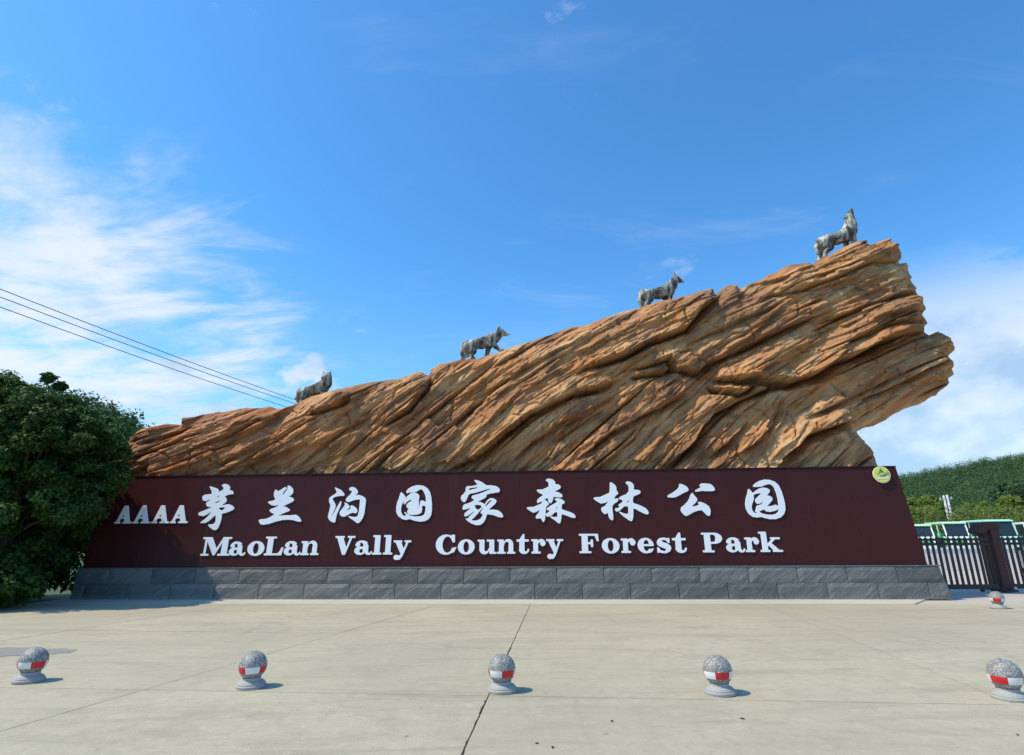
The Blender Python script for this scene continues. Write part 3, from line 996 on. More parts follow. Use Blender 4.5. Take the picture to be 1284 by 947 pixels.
def glyph(ch):
    if ch == 'M':
        return Gl(1.55).r(0, .42, 0, T_).r(.90, 1.55, 0, T_).r(.14, .25, 0, 1).r(1.08, 1.38, 0, 1).r(0, .40, 1 - T_, 1).r(1.12, 1.55, 1 - T_, 1).p((.14, 1), (.50, 1), (.80, .38), (1.10, 1), (1.2, 1), (.74, 0.02), (.66, 0.02))
    if ch == 'a':
        g = Gl(.95)
        g.e(.40, .50, .36, .25, .33, .47, .17, .17, lambda x, y: y > .46).e(.17, .54, .125, .11)
        g.r(.48, .76, .10, .52).e(.31, .21, .31, .22, .385, .20, .115, .115).r(.42, .56, .30, .40)
        return g.e(.79, .13, .19, .145, .84, .17, .07, .09).cut((.62, .6), (1.1, .6), (1.1, .17), (.76, .17), (.76, .5))
    if ch == 'o':
        return Gl(.95).e(.475, XH / 2, .475, .395, .475, XH / 2, .165, .30)
    if ch == 'L':
        return Gl(1.1).r(0, .62, 0, T_).r(.14, .46, 0, 1).r(0, .64, 1 - T_, 1).r(.5, .98, 0, T_).p((.70, 0), (1.02, 0), (1.10, .42), (1.0, .42), (.90, .2))
    if ch == 'n':
        return Gl(1.1).r(0, .50, 0, T_).r(.11, .39, 0, XH).r(0, .3, XH - T_, XH).r(.60, 1.1, 0, T_).r(.70, .98, 0, .5).e(.68, .47, .30, .29, .58, .46, .16, .17, lambda x, y: y > .44)
    if ch == 'V':
        return Gl(1.2).r(0, .56, 1 - T_, 1).r(.76, 1.2, 1 - T_, 1).p((.08, 1), (.45, 1), (.70, .38), (.93, 1), (1.05, 1), (.66, 0), (.5, 0))
    if ch == 'l':
        return Gl(.52).r(0, .52, 0, T_).r(.12, .41, 0, 1.03).r(0, .3, 1.03 - T_, 1.03)
    if ch == 'y':
        return Gl(1.05).r(0, .50, XH - T_, XH).r(.66, 1.05, XH - T_, XH).p((.07, XH), (.41, XH), (.62, .28), (.80, XH), (.93, XH), (.56, -.10), (.42, -.27), (.30, -.16), (.46, .02)).e(.22, -.16, .17, .13).p((.2, -.29), (.42, -.27), (.52, -.15), (.4, -.1))
    if ch == 'C':
        g = Gl(1.1).e(.54, .5, .54, .53, .62, .5, .27, .44, lambda x, y: (x < .82) | (y > .72) | (y < .36))
        g.cut((.78, .33), (1.2, .33), (1.2, .66), (.78, .66))
        return g.p((.84, 1.02), (1.0, 1.02), (1.0, .62), (.90, .62), (.80, .86)).p((.84, .22), (1.05, .36), (1.1, .36), (.98, .1), (.8, .05))
    if ch == 'u':
        return Gl(1.1).r(0, .36, XH - T_, XH).r(.11, .39, .2, XH).r(.54, .9, XH - T_, XH).r(.69, .97, 0, XH).r(.8, 1.1, 0, T_).e(.40, .25, .29, .27, .50, .29, .14, .17, lambda x, y: y < .27)
    if ch == 't':
        return Gl(.72).p((.12, .66), (.36, 1.02), (.44, 1.02), (.44, .6), (.12, .6)).r(0, .68, XH - .11, XH).r(.16, .44, .2, XH).e(.42, .2, .28, .22, .52, .23, .10, .13, lambda x, y: y < .24)
    if ch == 'r':
        return Gl(.86).r(0, .56, 0, T_).r(.12, .40, 0, XH).r(0, .3, XH - T_, XH).e(.62, .48, .26, .27, .55, .42, .17, .17, lambda x, y: y > .5).e(.70, .52, .155, .14)
    if ch == 'F':
        return Gl(1.05).r(0, .62, 0, T_).r(.14, .46, 0, 1).r(0, 1.0, 1 - T_, 1).p((.84, 1), (1.02, 1), (1.05, .62), (.96, .62), (.86, .86)).r(.4, .72, .46, .56).p((.62, .7), (.74, .7), (.74, .32), (.62, .32))
    if ch == 'e':
        return Gl(.92).e(.46, XH / 2, .46, .395, .50, XH / 2, .175, .30, lambda x, y: (x < .6) | (y > .36) | (y < .2)).r(.2, .9, .345, .435).cut((.66, .345), (1, .345), (1, .19), (.62, .19)).p((.70, .18), (.92, .22), (.78, .03), (.6, -.01))
    if ch == 's':
        return Gl(.76).p((.06, .62), (.18, .74), (.42, .77), (.60, .73), (.70, .76), (.70, .50), (.62, .50), (.52, .63), (.36, .67), (.27, .60), (.36, .53), (.58, .46), (.74, .34), (.76, .20), (.68, .06), (.46, -.03), (.24, -.02), (.12, .02), (.02, -.02), (.02, .26), (.10, .26), (.20, .12), (.38, .06), (.50, .12), (.46, .20), (.24, .28), (.06, .38), (.02, .5))
    if ch == 'P':
        return Gl(1.1).r(0, .62, 0, T_).r(.14, .46, 0, 1).r(0, .7, 1 - T_, 1).e(.68, .72, .42, .28, .62, .72, .14, .19, lambda x, y: x > .58).r(.4, .66, .44, .53)
    if ch == 'k':
        return Gl(1.18).r(0, .50, 0, T_).r(.12, .40, 0, 1.03).r(0, .3, 1.03 - T_, 1.03).p((.36, .22), (.36, .36), (.78, .72), (.92, .72), (.62, .45), (1.06, .03), (.74, .03), (.46, .33)).r(.60, 1.1, XH - T_, XH).r(.66, 1.18, 0, T_)
    if ch == 'A':
        return Gl(1.1).r(0, .36, 0, T_).r(.52, 1.1, 0, T_).p((.42, 1.0), (.66, 1.0), (1.0, .04), (.66, .04), (.50, .56), (.22, .04), (.08, .04)).r(.26, .74, .27, .36).p((.5, 1), (.62, 1), (.62, .55), (.46, .5), (.36, .6))


TEXT = [('A', 143.9, 164.8), ('A', 166.4, 188), ('A', 189.9, 211.8), ('A', 213.5, 235.3),
        ('M', 251.7, 287.9), ('a', 286.8, 306.8), ('o', 309.5, 330.5), ('L', 331.0, 354.5), ('a', 355.5, 376.0), ('n', 376.8, 399.3),
        ('V', 418.9, 443.8), ('a', 444.2, 465.6), ('l', 466.6, 478.2), ('l', 480.3, 491.9), ('y', 492.9, 515),
        ('C', 546.3, 572.2), ('o', 574.1, 595), ('u', 598.9, 622.5), ('n', 623.6, 646.1), ('t', 648, 664), ('r', 666.6, 684.1), ('y', 685.4, 706.6),
        ('F', 726.9, 751.5), ('o', 755.3, 777.2), ('r', 779.5, 797.4), ('e', 800.3, 820.3), ('s', 824.1, 842), ('t', 844.1, 862),
        ('P', 881.5, 907.2), ('a', 911.4, 934.0), ('r', 935.4, 953), ('k', 953.9, 981.8)]
gcache = {}
for k, (ch, xa, xb) in enumerate(TEXT):
    if k < 4:
        yb_, yt_ = 656.4 - 0.006 * (xa - 190), 634.2 - 0.006 * (xa - 190)
    else:
        yb_ = 697.0 - 0.0068 * (xa - 252)
        yt_ = 674.0 - 0.0090 * (xa - 252)
    if ch not in gcache:
        g = glyph(ch)
        gcache[ch] = (g.loops(), g.w)
    lps, gw = gcache[ch]
    u0, _, z0 = on_plane(xa, yb_, SY0, SB)
    u1, _, _ = on_plane(xb, yb_, SY0, SB)
    zt = on_plane((xa + xb) / 2, yt_, SY0, SB)[2]
    sx, sy = (u1 - u0) / gw, (zt - z0) / math.cos(math.atan(SB))
    me = outline_mesh('letter', [[(x * sx, y * sy) for x, y in lp] for lp in lps], 0.016, 0.004)
    put_on_sign(link('letter', me, M['white']), u0, z0, 0.014)

# ---- round emblem near the right-hand end
eu, _, ez = on_plane(1104.3, 595.6, SY0, SB)
ER = 0.245


def disc(r_, z0, z1, n=40):
    b_ = MB()
    b_.prism([(r_ * math.cos(2 * math.pi * i / n), r_ * math.sin(2 * math.pi * i / n)) for i in range(n)], 'z', z0, z1)
    return b_


em = disc(ER, 0.0, 0.03).build('emblem', M['em_cream'])
put_on_sign(em, eu, ez, 0.031)
disc(ER * 0.91, 0.031, 0.036).build('emblem_field', M['em_yellow'], em)


def em_piece(name, pts, mat_, z0=0.037, z1=0.041):
    b_ = MB()
    b_.prism([(x * ER, y * ER) for x, y in pts], 'z', z0, z1)
    return b_.build(name, mat_, em)


em_piece('pine_mark', [(-.62, .10), (-.30, .16), (-.36, .32), (-.18, .38), (-.24, .52), (-.06, .62), (-.02, .86), (.06, .62), (.20, .44), (.16, .36), (.34, .24), (.30, .14), (.48, .12), (.30, .07), (-.30, .06)], M['em_green'])
em_piece('lake_mark', [(-.28, .20), (.22, .22), (.30, .06), (.18, -.02), (-.22, -.04)], M['em_mint'], 0.0415, 0.044)
em_piece('boat_mark', [(-.44, -.17), (-.10, -.24), (.30, -.20), (.52, -.02), (.60, .08), (.40, .04), (.22, -.11), (-.10, -.14)], M['em_dark'])
em_piece('cliff_mark', [(.50, .10), (.62, .34), (.72, .44), (.84, .18), (.82, -.12), (.66, -.08)], M['em_brown'])
em_piece('meadow_band', [(-.72, -.30), (.76, -.30), (.62, -.52), (-.58, -.52)], M['em_cream'])

# ------------------------------------------------------------------ the great rock
RY0, RB = 1.0, 0.045           # silhouette plane y = RY0 + RB*z
SIL = [(150, 640), (149, 590), (151, 580), (156, 566), (161, 555), (168, 545), (176, 538), (189, 535), (206, 531.5), (220, 532), (227.5, 533.4), (228.3, 524), (257.8, 520.5), (280, 516), (302, 511.3), (318, 511.5), (336, 509.5), (345, 512.5), (356, 511.3), (372, 506.4), (392, 497.5), (417, 489.7), (445, 482), (473, 477.6), (500, 474), (528, 466.5), (538, 469.5), (539.8, 463), (551, 456.7), (570, 452.5), (597, 450), (623, 442), (662, 429), (695, 418.6), (718, 409.3), (731, 408), (767, 394.5), (803, 385.2), (833, 377), (875, 366.4), (893.5, 362.3), (896, 370), (901.7, 365.3), (909, 359.8), (924.5, 357.7), (928, 362.3), (947, 353.3), (977.8, 338), (989, 332), (1013.9, 329.7), (1017.7, 332), (1031, 323.7), (1053.8, 310.2), (1072.8, 302), (1086, 301.5), (1090, 306.4), (1116.6, 297.6), (1124, 306), (1130.6, 316), (1129, 328.5), (1137.5, 328), (1141, 342.5), (1149, 358), (1152.7, 369), (1161.4, 384.5), (1158, 394), (1163, 403.5), (1160, 415.5), (1164, 420), (1177, 415), (1194.5, 426), (1197.3, 436), (1190.7, 446.5), (1196.6, 457), (1196.6, 470), (1188.8, 475.6), (1190, 485), (1175.5, 498.4), (1149, 508), (1124, 519.5), (1095.6, 534.5), (1072.8, 540.6), (1080, 549.5), (1090, 557.5), (1095.6, 567), (1100, 584), (1102, 640)]
LEDGES = [  # px polyline, overhang (m): rock above the line juts out over rock below it
 ([(560, 597), (571, 589), (604, 570), (636, 545), (666, 521), (690, 511), (718, 496), (750, 489), (777, 477)], .55),
 ([(720, 476), (734, 466), (777, 451), (819, 432), (856, 417), (877, 394), (896, 376), (905, 366)], .60),
 ([(775, 470), (800, 466), (837, 453), (841, 466), (871, 472), (883, 460), (932, 438), (970, 419), (1016, 400), (1040, 392)], .48),
 ([(876, 472), (894, 480), (943, 478), (985, 480), (1023, 470), (1046, 453), (1069, 447), (1103, 430), (1137, 419), (1168, 415)], .85),
 ([(880, 489), (900, 494), (924, 495), (944, 484)], .5),
 ([(828, 592), (837, 584), (867, 556), (890, 521), (924, 503), (970, 484), (985, 481)], .52),
 ([(965, 590), (974, 578), (1004, 549), (1046, 533), (1069, 529)], .62),
 ([(920, 575), (945, 555), (960, 538), (972, 512), (985, 498)], .22),
 ([(1060, 508), (1090, 497), (1122, 483), (1160, 464), (1192, 449)], .24),
 ([(940, 384), (958, 377), (1008, 366), (1084, 336), (1133, 327)], .20),
 ([(1010, 412), (1040, 402), (1084, 385), (1157, 365)], .20),
 ([(1040, 449), (1060, 432), (1103, 415), (1162, 401)], .28),
 ([(720, 582), (740, 566), (767, 543), (806, 524), (835, 508), (862, 494)], .30),
 ([(640, 584), (668, 556), (700, 536), (735, 520)], .22),
 ([(566, 535), (590, 518), (612, 504)], .20),
 ([(480, 538), (492, 529), (515, 516), (536, 492), (540, 467)], .34),
 ([(786, 479), (800, 475), (832, 471), (842, 456)], .34),
 ([(388, 526), (406, 519), (425, 512), (446, 502)], .36),
 ([(376, 588), (392, 573), (410, 560), (437, 541), (470, 523)], .18),
 ([(465, 596), (478, 586), (500, 562), (520, 548)], .20),
 ([(230, 575), (262, 560), (300, 545), (340, 525)], .15),
 ([(180, 560), (212, 549), (250, 535)], .14),
 ([(270, 590), (310, 572), (350, 550)], .14),
 ([(850, 440), (900, 418), (940, 400), (975, 384)], .16),
 ([(1060, 545), (1085, 540)], .1),
 ([(600, 500), (650, 470), (690, 447), (730, 430)], .17),
 ([(690, 560), (720, 538), (760, 512)], .15),
 ([(880, 580), (905, 560), (935, 530)], .18),
 ([(1000, 530), (1040, 512), (1085, 490), (1120, 470)], .18),
]
ANG = [(150, 560, 20), (260, 550, 24), (360, 540, 30), (450, 520, 34), (480, 570, 40), (580, 500, 37), (620, 560, 40), (700, 460, 31), (720, 550, 38), (800, 420, 26), (820, 520, 40), (880, 550, 46), (950, 410, 25), (1080, 360, 22), (1100, 420, 24), (940, 520, 38), (1000, 550, 38), (1080, 500, 27), (1170, 450, 24)]


def rock_mesh():
    cell = 0.026
    sil = np.array([[on_plane(x, y, RY0, RB)[i] for i in (0, 2)] for x, y in SIL])
    U0, U1 = sil[:, 0].min() - 0.3, sil[:, 0].max() + 0.3
    Z0, Z1 = 2.7, sil[:, 1].max() + 0.3
    nu, nz = int((U1 - U0) / cell), int((Z1 - Z0) / cell)
    uu, zz = np.meshgrid(U0 + np.arange(nu) * cell, Z0 + np.arange(nz) * cell)
    th0 = R(31)
    al0, ac0 = uu * math.cos(th0) + zz * math.sin(th0), -uu * math.sin(th0) + zz * math.cos(th0)
    # warped lookup so that traced lines turn ragged
    wu = uu + 0.06 * (fbm(al0 * 1.1, ac0 * 3.2, 5, 4) - .5) * 2
    wz = zz + 0.07 * (fbm(al0 * 1.3, ac0 * 3.5, 9, 4) - .5) * 2
    # signed distance to the outline
    D = np.full(uu.shape, 1e9)
    n = len(sil)
    for i in range(n):
        p, q = sil[i], sil[(i + 1) % n]
        e = q - p
        t_ = np.clip(((wu - p[0]) * e[0] + (wz - p[1]) * e[1]) / (e @ e + 1e-9), 0, 1)
        D = np.minimum(D, np.hypot(wu - p[0] - t_ * e[0], wz - p[1] - t_ * e[1]))
    ins = inside_poly(wu, wz, [tuple(p) for p in sil])
    sd = np.where(ins, D, -D)
    saw = (ac0 * 2.6 + 0.8 * fbm(al0 * 0.6, ac0, 21)) % 1.0
    sd = sd - 0.07 * saw * np.clip((uu - 22) / 4, 0.15, 1) - 0.03 * (fbm(uu * 5, zz * 5, 31) - .5)
    # bedding
    cps = np.array([[*(on_plane(x, y, RY0, RB)[i] for i in (0, 2)), a] for x, y, a in ANG])
    wsum, asum = 0, 0
    for cu_, cz_, a in cps:
        w = np.exp(-((uu - cu_) ** 2 + (zz - cz_) ** 2) / (2 * 1.3 ** 2)) + 1e-6
        wsum = wsum + w
        asum = asum + w * a
    ang = asum / wsum + 5 * (fbm(uu * .35, zz * .35, 77, 3) - .5) * 2

    def plates(x, y, seed, amp, tilt):
        """flat broken plates: nearest jittered site gives each a depth and a tilt"""
        ix, iy = np.floor(x), np.floor(y)
        best = np.full(x.shape, 1e9)
        bx = by = bi = bj = None
        for oy_ in (-1, 0, 1):
            for ox_ in (-1, 0, 1):
                cx_, cy_ = ix + ox_, iy + oy_
                rx_ = x - (cx_ + _hash(cx_, cy_, seed))
                ry_ = y - (cy_ + _hash(cx_, cy_, seed + 1))
                d_ = np.abs(rx_) * 0.8 + np.abs(ry_) * 1.0 + 0.25 * np.maximum(np.abs(rx_), np.abs(ry_))
                if bx is None:
                    best, bx, by, bi, bj = d_, rx_, ry_, cx_, cy_
                else:
                    m_ = d_ < best
                    best = np.where(m_, d_, best)
                    bx, by = np.where(m_, rx_, bx), np.where(m_, ry_, by)
                    bi, bj = np.where(m_, cx_, bi), np.where(m_, cy_, bj)
        h0, h1, h2 = _hash(bi, bj, seed + 2), _hash(bi, bj, seed + 3), _hash(bi, bj, seed + 4)
        return amp * (h0 - .5) + tilt * ((h1 - .5) * bx - (0.15 + 0.7 * h2) * by)

    def strata(th, seed):
        a_ = uu * math.cos(th) + zz * math.sin(th)
        c_ = -uu * math.sin(th) + zz * math.cos(th)
        w1 = (fbm(a_ * .40, c_ * .5, seed, 3) - .5) * 2
        w2 = (fbm(a_ * 1.7, c_ * 1.9, seed + 40, 3) - .5) * 2
        out_ = 0
        for k, (fr, am, al) in enumerate([(0.8, .11, .30), (1.8, .055, .5), (4.1, .018, .8)]):
            cw = c_ * fr + 0.28 * w1 + 0.05 * w2
            i_ = np.floor(cw)
            f_ = cw - i_
            r_ = vnoise(a_ * al + i_ * 13.73, i_ * 7.0, seed + 60 + k)
            r_ = np.clip((r_ - .5) * 2.2 + .5, 0, 1)
            brk = vnoise(a_ * al * 3.1 + i_ * 5.1, i_ * 3.0, seed + 90 + k)
            r_ = 0.7 * r_ + 0.3 * np.round(brk * 3) / 3
            prof = np.clip(f_ / 0.04, 0, 1) * (1 - 0.25 * f_)
            out_ = out_ + am * (r_ * prof * 1.45 - 0.5)
        aw, cw = a_ + 0.10 * w2, c_ + 0.12 * w1 + 0.012 * w2
        out_ = out_ + plates(aw / 2.9, cw / 0.85, seed + 200, .26, .13)
        out_ = out_ + plates(aw / 1.05, cw / 0.26, seed + 230, .12, .085)
        out_ = out_ + plates(aw / 0.38, cw / 0.115, seed + 260, .052, .046)
        for fr, dep, wid, al in ((1.25, .30, .030, .22), (2.7, .09, .020, .45)):   # straight open bedding cracks
            q_ = cw * fr + 0.3
            l_ = np.round(q_)
            on = np.clip((vnoise(aw * al + l_ * 9.7, l_ * 5.0, seed + 300) - .52) * 9, 0, 1)
            out_ = out_ - dep * on * np.clip(1.3 - np.abs(q_ - l_) / fr / wid, 0, 1)
        return out_

    angs = [22, 31, 41]
    Sx = [strata(R(a), 100 + 17 * i) for i, a in enumerate(angs)]
    ws = [np.exp(-((ang - a) / 3.2) ** 2) for a in angs]
    tot = sum(ws) + 1e-9
    disp = sum(w * s for w, s in zip(ws, Sx)) / tot
    # traced overhangs
    for pl, amp in LEDGES:
        P = np.array([[on_plane(x, y, RY0, RB)[i] for i in (0, 2)] for x, y in pl])
        seg = np.hypot(*(P[1:] - P[:-1]).T)
        cum = np.concatenate([[0], np.cumsum(seg)])
        best = np.full(uu.shape, 1e9)
        side = np.zeros(uu.shape)
        par = np.zeros(uu.shape)
        for i in range(len(P) - 1):
            e = P[i + 1] - P[i]
            tt_ = np.clip(((wu - P[i][0]) * e[0] + (wz - P[i][1]) * e[1]) / (e @ e), 0, 1)
            dx, dz_ = wu - P[i][0] - tt_ * e[0], wz - P[i][1] - tt_ * e[1]
            d = np.hypot(dx, dz_)
            mk = d < best
            best = np.where(mk, d, best)
            side = np.where(mk, e[0] * dz_ - e[1] * dx, side)
            par = np.where(mk, cum[i] + tt_ * seg[i], par)
        s_ = par / cum[-1]
        fade = np.clip(s_ / .18, 0, 1) * np.clip((1 - s_) / .18, 0, 1)
        up = side > 0
        wd = 0.15 + 0.22 * max(0.0, amp - 0.25)
        rag = 0.75 + 0.6 * (fbm(al0 * 1.4, ac0 * 1.4, 81, 3) - .5)
        disp += amp * rag * fade * np.where(up, 0.62 * np.clip(1 - best / 1.1, 0, 1), -1.7 * np.clip(1 - best / (wd * 1.25), 0, 1))
    disp += 0.15 * (fbm(uu * .30, zz * .42, 3, 3) - .5) * 2
    jx = al0 * 0.55 + 0.9 * fbm(al0 * .3, ac0 * .8, 71, 3) + 0.35 * np.floor(ac0 * 1.3 + fbm(al0 * .5, ac0, 72))
    jf = np.abs(jx - np.round(jx)) / 0.55
    disp -= 0.10 * np.exp(-(jf / 0.035) ** 2) * np.clip((vnoise(al0 * .5, ac0 * 1.1, 73) - .45) * 5, 0, 1)
    disp += 0.012 * (fbm(uu * 9, zz * 9, 55, 2) - .5) * 2
    t_ = np.clip(sd / 0.9, 0, 1)
    body = 0.42 * (1 - (1 - t_) ** 2)
    front = body + disp * np.clip(sd / 0.35, 0, 1) ** 0.8
    tb = np.clip(sd / 1.3, 0, 1)
    back = 2.3 * (1 - (1 - tb) ** 3) + 0.3 * (fbm(uu * .8, zz * .8, 8, 4) - .5) * tb
    # snap the rim
    gz, gu = np.gradient(sd, cell)
    gl = np.maximum(np.hypot(gu, gz), 0.35)
    rim = (sd <= 0)
    lim = np.clip(-sd, 0, cell * 1.6)
    pu = np.where(rim, uu + gu / gl * lim, uu)
    pz = np.where(rim, zz + gz / gl * lim, zz)
    front = np.where(rim, 0, front)
    back = np.where(rim, 0, back)
    inn = ~rim
    keep = inn[:-1, :-1] | inn[1:, :-1] | inn[:-1, 1:] | inn[1:, 1:]
    near = sd > -cell * 2.2
    keep &= near[:-1, :-1] & near[1:, :-1] & near[:-1, 1:] & near[1:, 1:]
    idx = np.arange(nu * nz).reshape(nz, nu)
    q = np.stack([idx[:-1, :-1][keep], idx[:-1, 1:][keep], idx[1:, 1:][keep], idx[1:, :-1][keep]], 1)
    base_y = RY0 + RB * pz
    Vf = np.stack([pu, base_y - front, pz], -1).reshape(-1, 3)
    Vb = np.stack([pu, base_y + back, pz], -1).reshape(-1, 3)
    used = np.unique(q)
    mp = np.full(nu * nz, -1)
    mp[used] = np.arange(len(used))
    qf = mp[q]
    # rim vertices are shared by both skins
    rim_f = rim.reshape(-1)[used]
    mb = np.where(rim_f, np.arange(len(used)), 0)
    innb = np.nonzero(~rim_f)[0]
    mb[innb] = len(used) + np.arange(len(innb))
    V = np.concatenate([Vf[used], Vb[used][innb]])
    qb = mb[qf][:, ::-1]
    Q = np.concatenate([qf, qb])
    ok = np.ones(len(Q), bool)
    top = dict(uu=uu, zz=zz, sd=sd, cell=cell, U0=U0, Z0=Z0)
    return np_mesh('rock', V, Q[ok], smooth=False), top


rk_me, RK = rock_mesh()
rock = link('layered_rock', rk_me, M['rock'])
place(rock)
tag(rock, 'huge tilted ochre rock of layered slabs rising behind the maroon sign', 'rock')


def rock_top(u):
    """height of the rock's skyline at u (monument frame)"""
    j = int((u - RK['U0']) / RK['cell'])
    colu = np.nonzero(RK['sd'][:, j] > 0)[0]
    return RK['Z0'] + colu.max() * RK['cell']


# ------------------------------------------------------------------ wolves: one continuous skin each, from a smooth union of tapered limbs
def surface_nets(F, org, h):
    """F<0 inside; returns verts, quads"""
    s = F < 0
    nx, ny, nz = F.shape
    acc = np.zeros((nx - 1, ny - 1, nz - 1, 3))
    cnt = np.zeros((nx - 1, ny - 1, nz - 1))
    I, J, K = np.meshgrid(np.arange(nx - 1), np.arange(ny - 1), np.arange(nz - 1), indexing='ij')
    base = np.stack([I, J, K], -1).astype(float)
    cor = [(0, 0, 0), (1, 0, 0), (0, 1, 0), (1, 1, 0), (0, 0, 1), (1, 0, 1), (0, 1, 1), (1, 1, 1)]
    sub = lambda A, c: A[c[0]:c[0] + nx - 1, c[1]:c[1] + ny - 1, c[2]:c[2] + nz - 1]
    for a in range(8):
        for b in range(a + 1, 8):
            if sum(x != y for x, y in zip(cor[a], cor[b])) != 1:
                continue
            fa, fb = sub(F, cor[a]), sub(F, cor[b])
            m_ = (fa < 0) != (fb < 0)
            t_ = np.where(m_, fa / np.where(fa - fb == 0, 1, fa - fb), 0)
            for d in range(3):
                acc[..., d] += np.where(m_, cor[a][d] + t_ * (cor[b][d] - cor[a][d]), 0)
            cnt += m_
    act = cnt > 0
    idx = np.full(act.shape, -1)
    idx[act] = np.arange(act.sum())
    V = (base[act] + acc[act] / cnt[act][:, None]) * h + org
    quads = []
    def emit(m_, o4, flip):
        ii = np.nonzero(m_)
        if not len(ii[0]):
            return
        q = [idx[ii[0] + o[0], ii[1] + o[1], ii[2] + o[2]] for o in o4]
        q = np.stack(q, 1)
        fl = flip[ii]
        q[fl] = q[fl][:, ::-1]
        quads.append(q)
    e = s[:-1, 1:-1, 1:-1] != s[1:, 1:-1, 1:-1]
    emit(e, [(0, 0, 0), (0, 1, 0), (0, 1, 1), (0, 0, 1)], ~s[:-1, 1:-1, 1:-1])
    e = s[1:-1, :-1, 1:-1] != s[1:-1, 1:, 1:-1]
    emit(e, [(0, 0, 0), (0, 0, 1), (1, 0, 1), (1, 0, 0)], ~s[1:-1, :-1, 1:-1])
    e = s[1:-1, 1:-1, :-1] != s[1:-1, 1:-1, 1:]
    emit(e, [(0, 0, 0), (1, 0, 0), (1, 1, 0), (0, 1, 0)], ~s[1:-1, 1:-1, :-1])
    return V, np.concatenate(quads)


def cone_sdf(P, a, b, ra, rb):
    a, b = np.array(a), np.array(b)
    e = b - a
    t_ = np.clip(((P - a) @ e) / (e @ e + 1e-9), 0, 1)
    return np.linalg.norm(P - a - t_[..., None] * e, axis=-1) - (ra + (rb - ra) * t_)


def smin(a, b, k):
    h = np.clip(0.5 + 0.5 * (b - a) / k, 0, 1)
    return b + (a - b) * h - k * h * (1 - h)


WY = 1.0            # wolves stand a little behind the rock's front rim


def wolf(label, K, chain, legs, tail, head, ears, look=0.0):
    """pixel skeleton -> metres in the monument frame; K: m per px"""
    yb = lambda z: RY0 + RB * z + 0.20
    ref = chain[0]
    def W(px, py, off=0.0):
        u, y, z = on_plane(px, py, RY0 + 0.20, RB)
        return np.array([u, y + off, z])
    o0 = W((chain[0][0] + chain[-1][0]) / 2, max(l[-1][1] for l in legs))
    parts = []
    pts = [(W(x, y, o) - o0, r_ * K) for x, y, r_, *rest in chain for o in [rest[0] if rest else 0.0]]
    body = []
    for (p, r0), (q, r1) in zip(pts[:-1], pts[1:]):
        body.append((p, q, r0, r1))
    allp = [p for p, _ in pts]
    limbs = []
    for lg in legs:
        off = lg[0]
        lp = [(W(x, y, off) - o0, r_ * K) for x, y, r_ in lg[1:]]
        for (p, r0), (q, r1) in zip(lp[:-1], lp[1:]):
            limbs.append((p, q, r0, r1))
        pe, re_ = lp[-1]
        limbs.append((pe, pe + np.array([0.07, 0, -0.005]), re_ * 1.15, re_ * 0.9))
        allp += [p for p, _ in lp]
    tl = [(W(x, y, 0.0) - o0, r_ * K) for x, y, r_ in tail]
    for (p, r0), (q, r1) in zip(tl[:-1], tl[1:]):
        limbs.append((p, q, r0, r1))
    allp += [p for p, _ in tl]
    hd = [(W(x, y, o) - o0, r_ * K) for x, y, r_, o in head]
    hp = []
    for (p, r0), (q, r1) in zip(hd[:-1], hd[1:]):
        hp.append((p, q, r0, r1))
    allp += [p for p, _ in hd]
    er = []
    for (x0, y0, o_0, x1, y1, o_1, r_) in ears:
        er.append((W(x0, y0, o_0) - o0, W(x1, y1, o_1) - o0, r_ * K, 0.010))
        allp.append(er[-1][1])
    allp = np.array(allp)
    lo, hi = allp.min(0) - 0.30, allp.max(0) + 0.30
    h = 0.017
    N = np.ceil((hi - lo) / h).astype(int)
    X, Y, Zg = np.meshgrid(*[lo[d] + np.arange(N[d]) * h for d in range(3)], indexing='ij')
    P = np.stack([X, Y, Zg], -1)
    Ps = P.copy()
    F = None
    for a, b, r0, r1 in body:
        d = cone_sdf(P, a, b, r0, r1)
        F = d if F is None else smin(F, d, 0.06)
    for a, b, r0, r1 in limbs:
        F = smin(F, cone_sdf(P, a, b, r0, r1), 0.035)
    for a, b, r0, r1 in hp:
        F = smin(F, cone_sdf(P, a, b, r0, r1), 0.03)
    for a, b, r0, r1 in er:
        F = smin(F, cone_sdf(P, a, b, r0, r1), 0.012)
    # carved fur: ridges running down and back
    fur = fbm((X * 5.0 + Zg * 3.0 + Y * 2), (Zg * 9.0 - X * 4.0 + Y * 3), 13, 3) - .5
    F = F - 0.030 * fur
    V, Q = surface_nets(F, lo, h)
    root = link('wolf_statue', np_mesh('wolf_statue', V, Q, smooth=True), M['wolf'])
    place(root, *o0)
    tag(root, label, 'wolf statue', 'grey wolf statues on the rock')
    # nose and eyes
    tip, tr = hd[-1]
    dirn = (hd[-1][0] - hd[0][0])
    dirn = dirn / np.linalg.norm(dirn)
    nb = MB()
    nb.lathe([(0.0005, -0.022), (0.016, -0.014), (0.022, 0.0), (0.016, 0.014), (0.0005, 0.022)], 10)
    no = nb.build('nose', M['wolf_dark'], root, smooth=True)
    no.location = tip + dirn * tr * 0.9
    eye = nb.me('eye', smooth=True)
    eye.materials.append(M['wolf_dark'])
    side = np.cross(dirn, [0, 0, 1.0])
    side = side / np.linalg.norm(side)
    upv = np.cross(side, dirn)
    for sgn in (-1, 1):
        eo = link('eye', eye, None, root)
        eo.location = hd[0][0] + dirn * hd[0][1] * 0.62 + upv * hd[0][1] * 0.45 + side * sgn * hd[0][1] * 0.62
        eo.scale = (0.7, 0.7, 0.7)
    return root


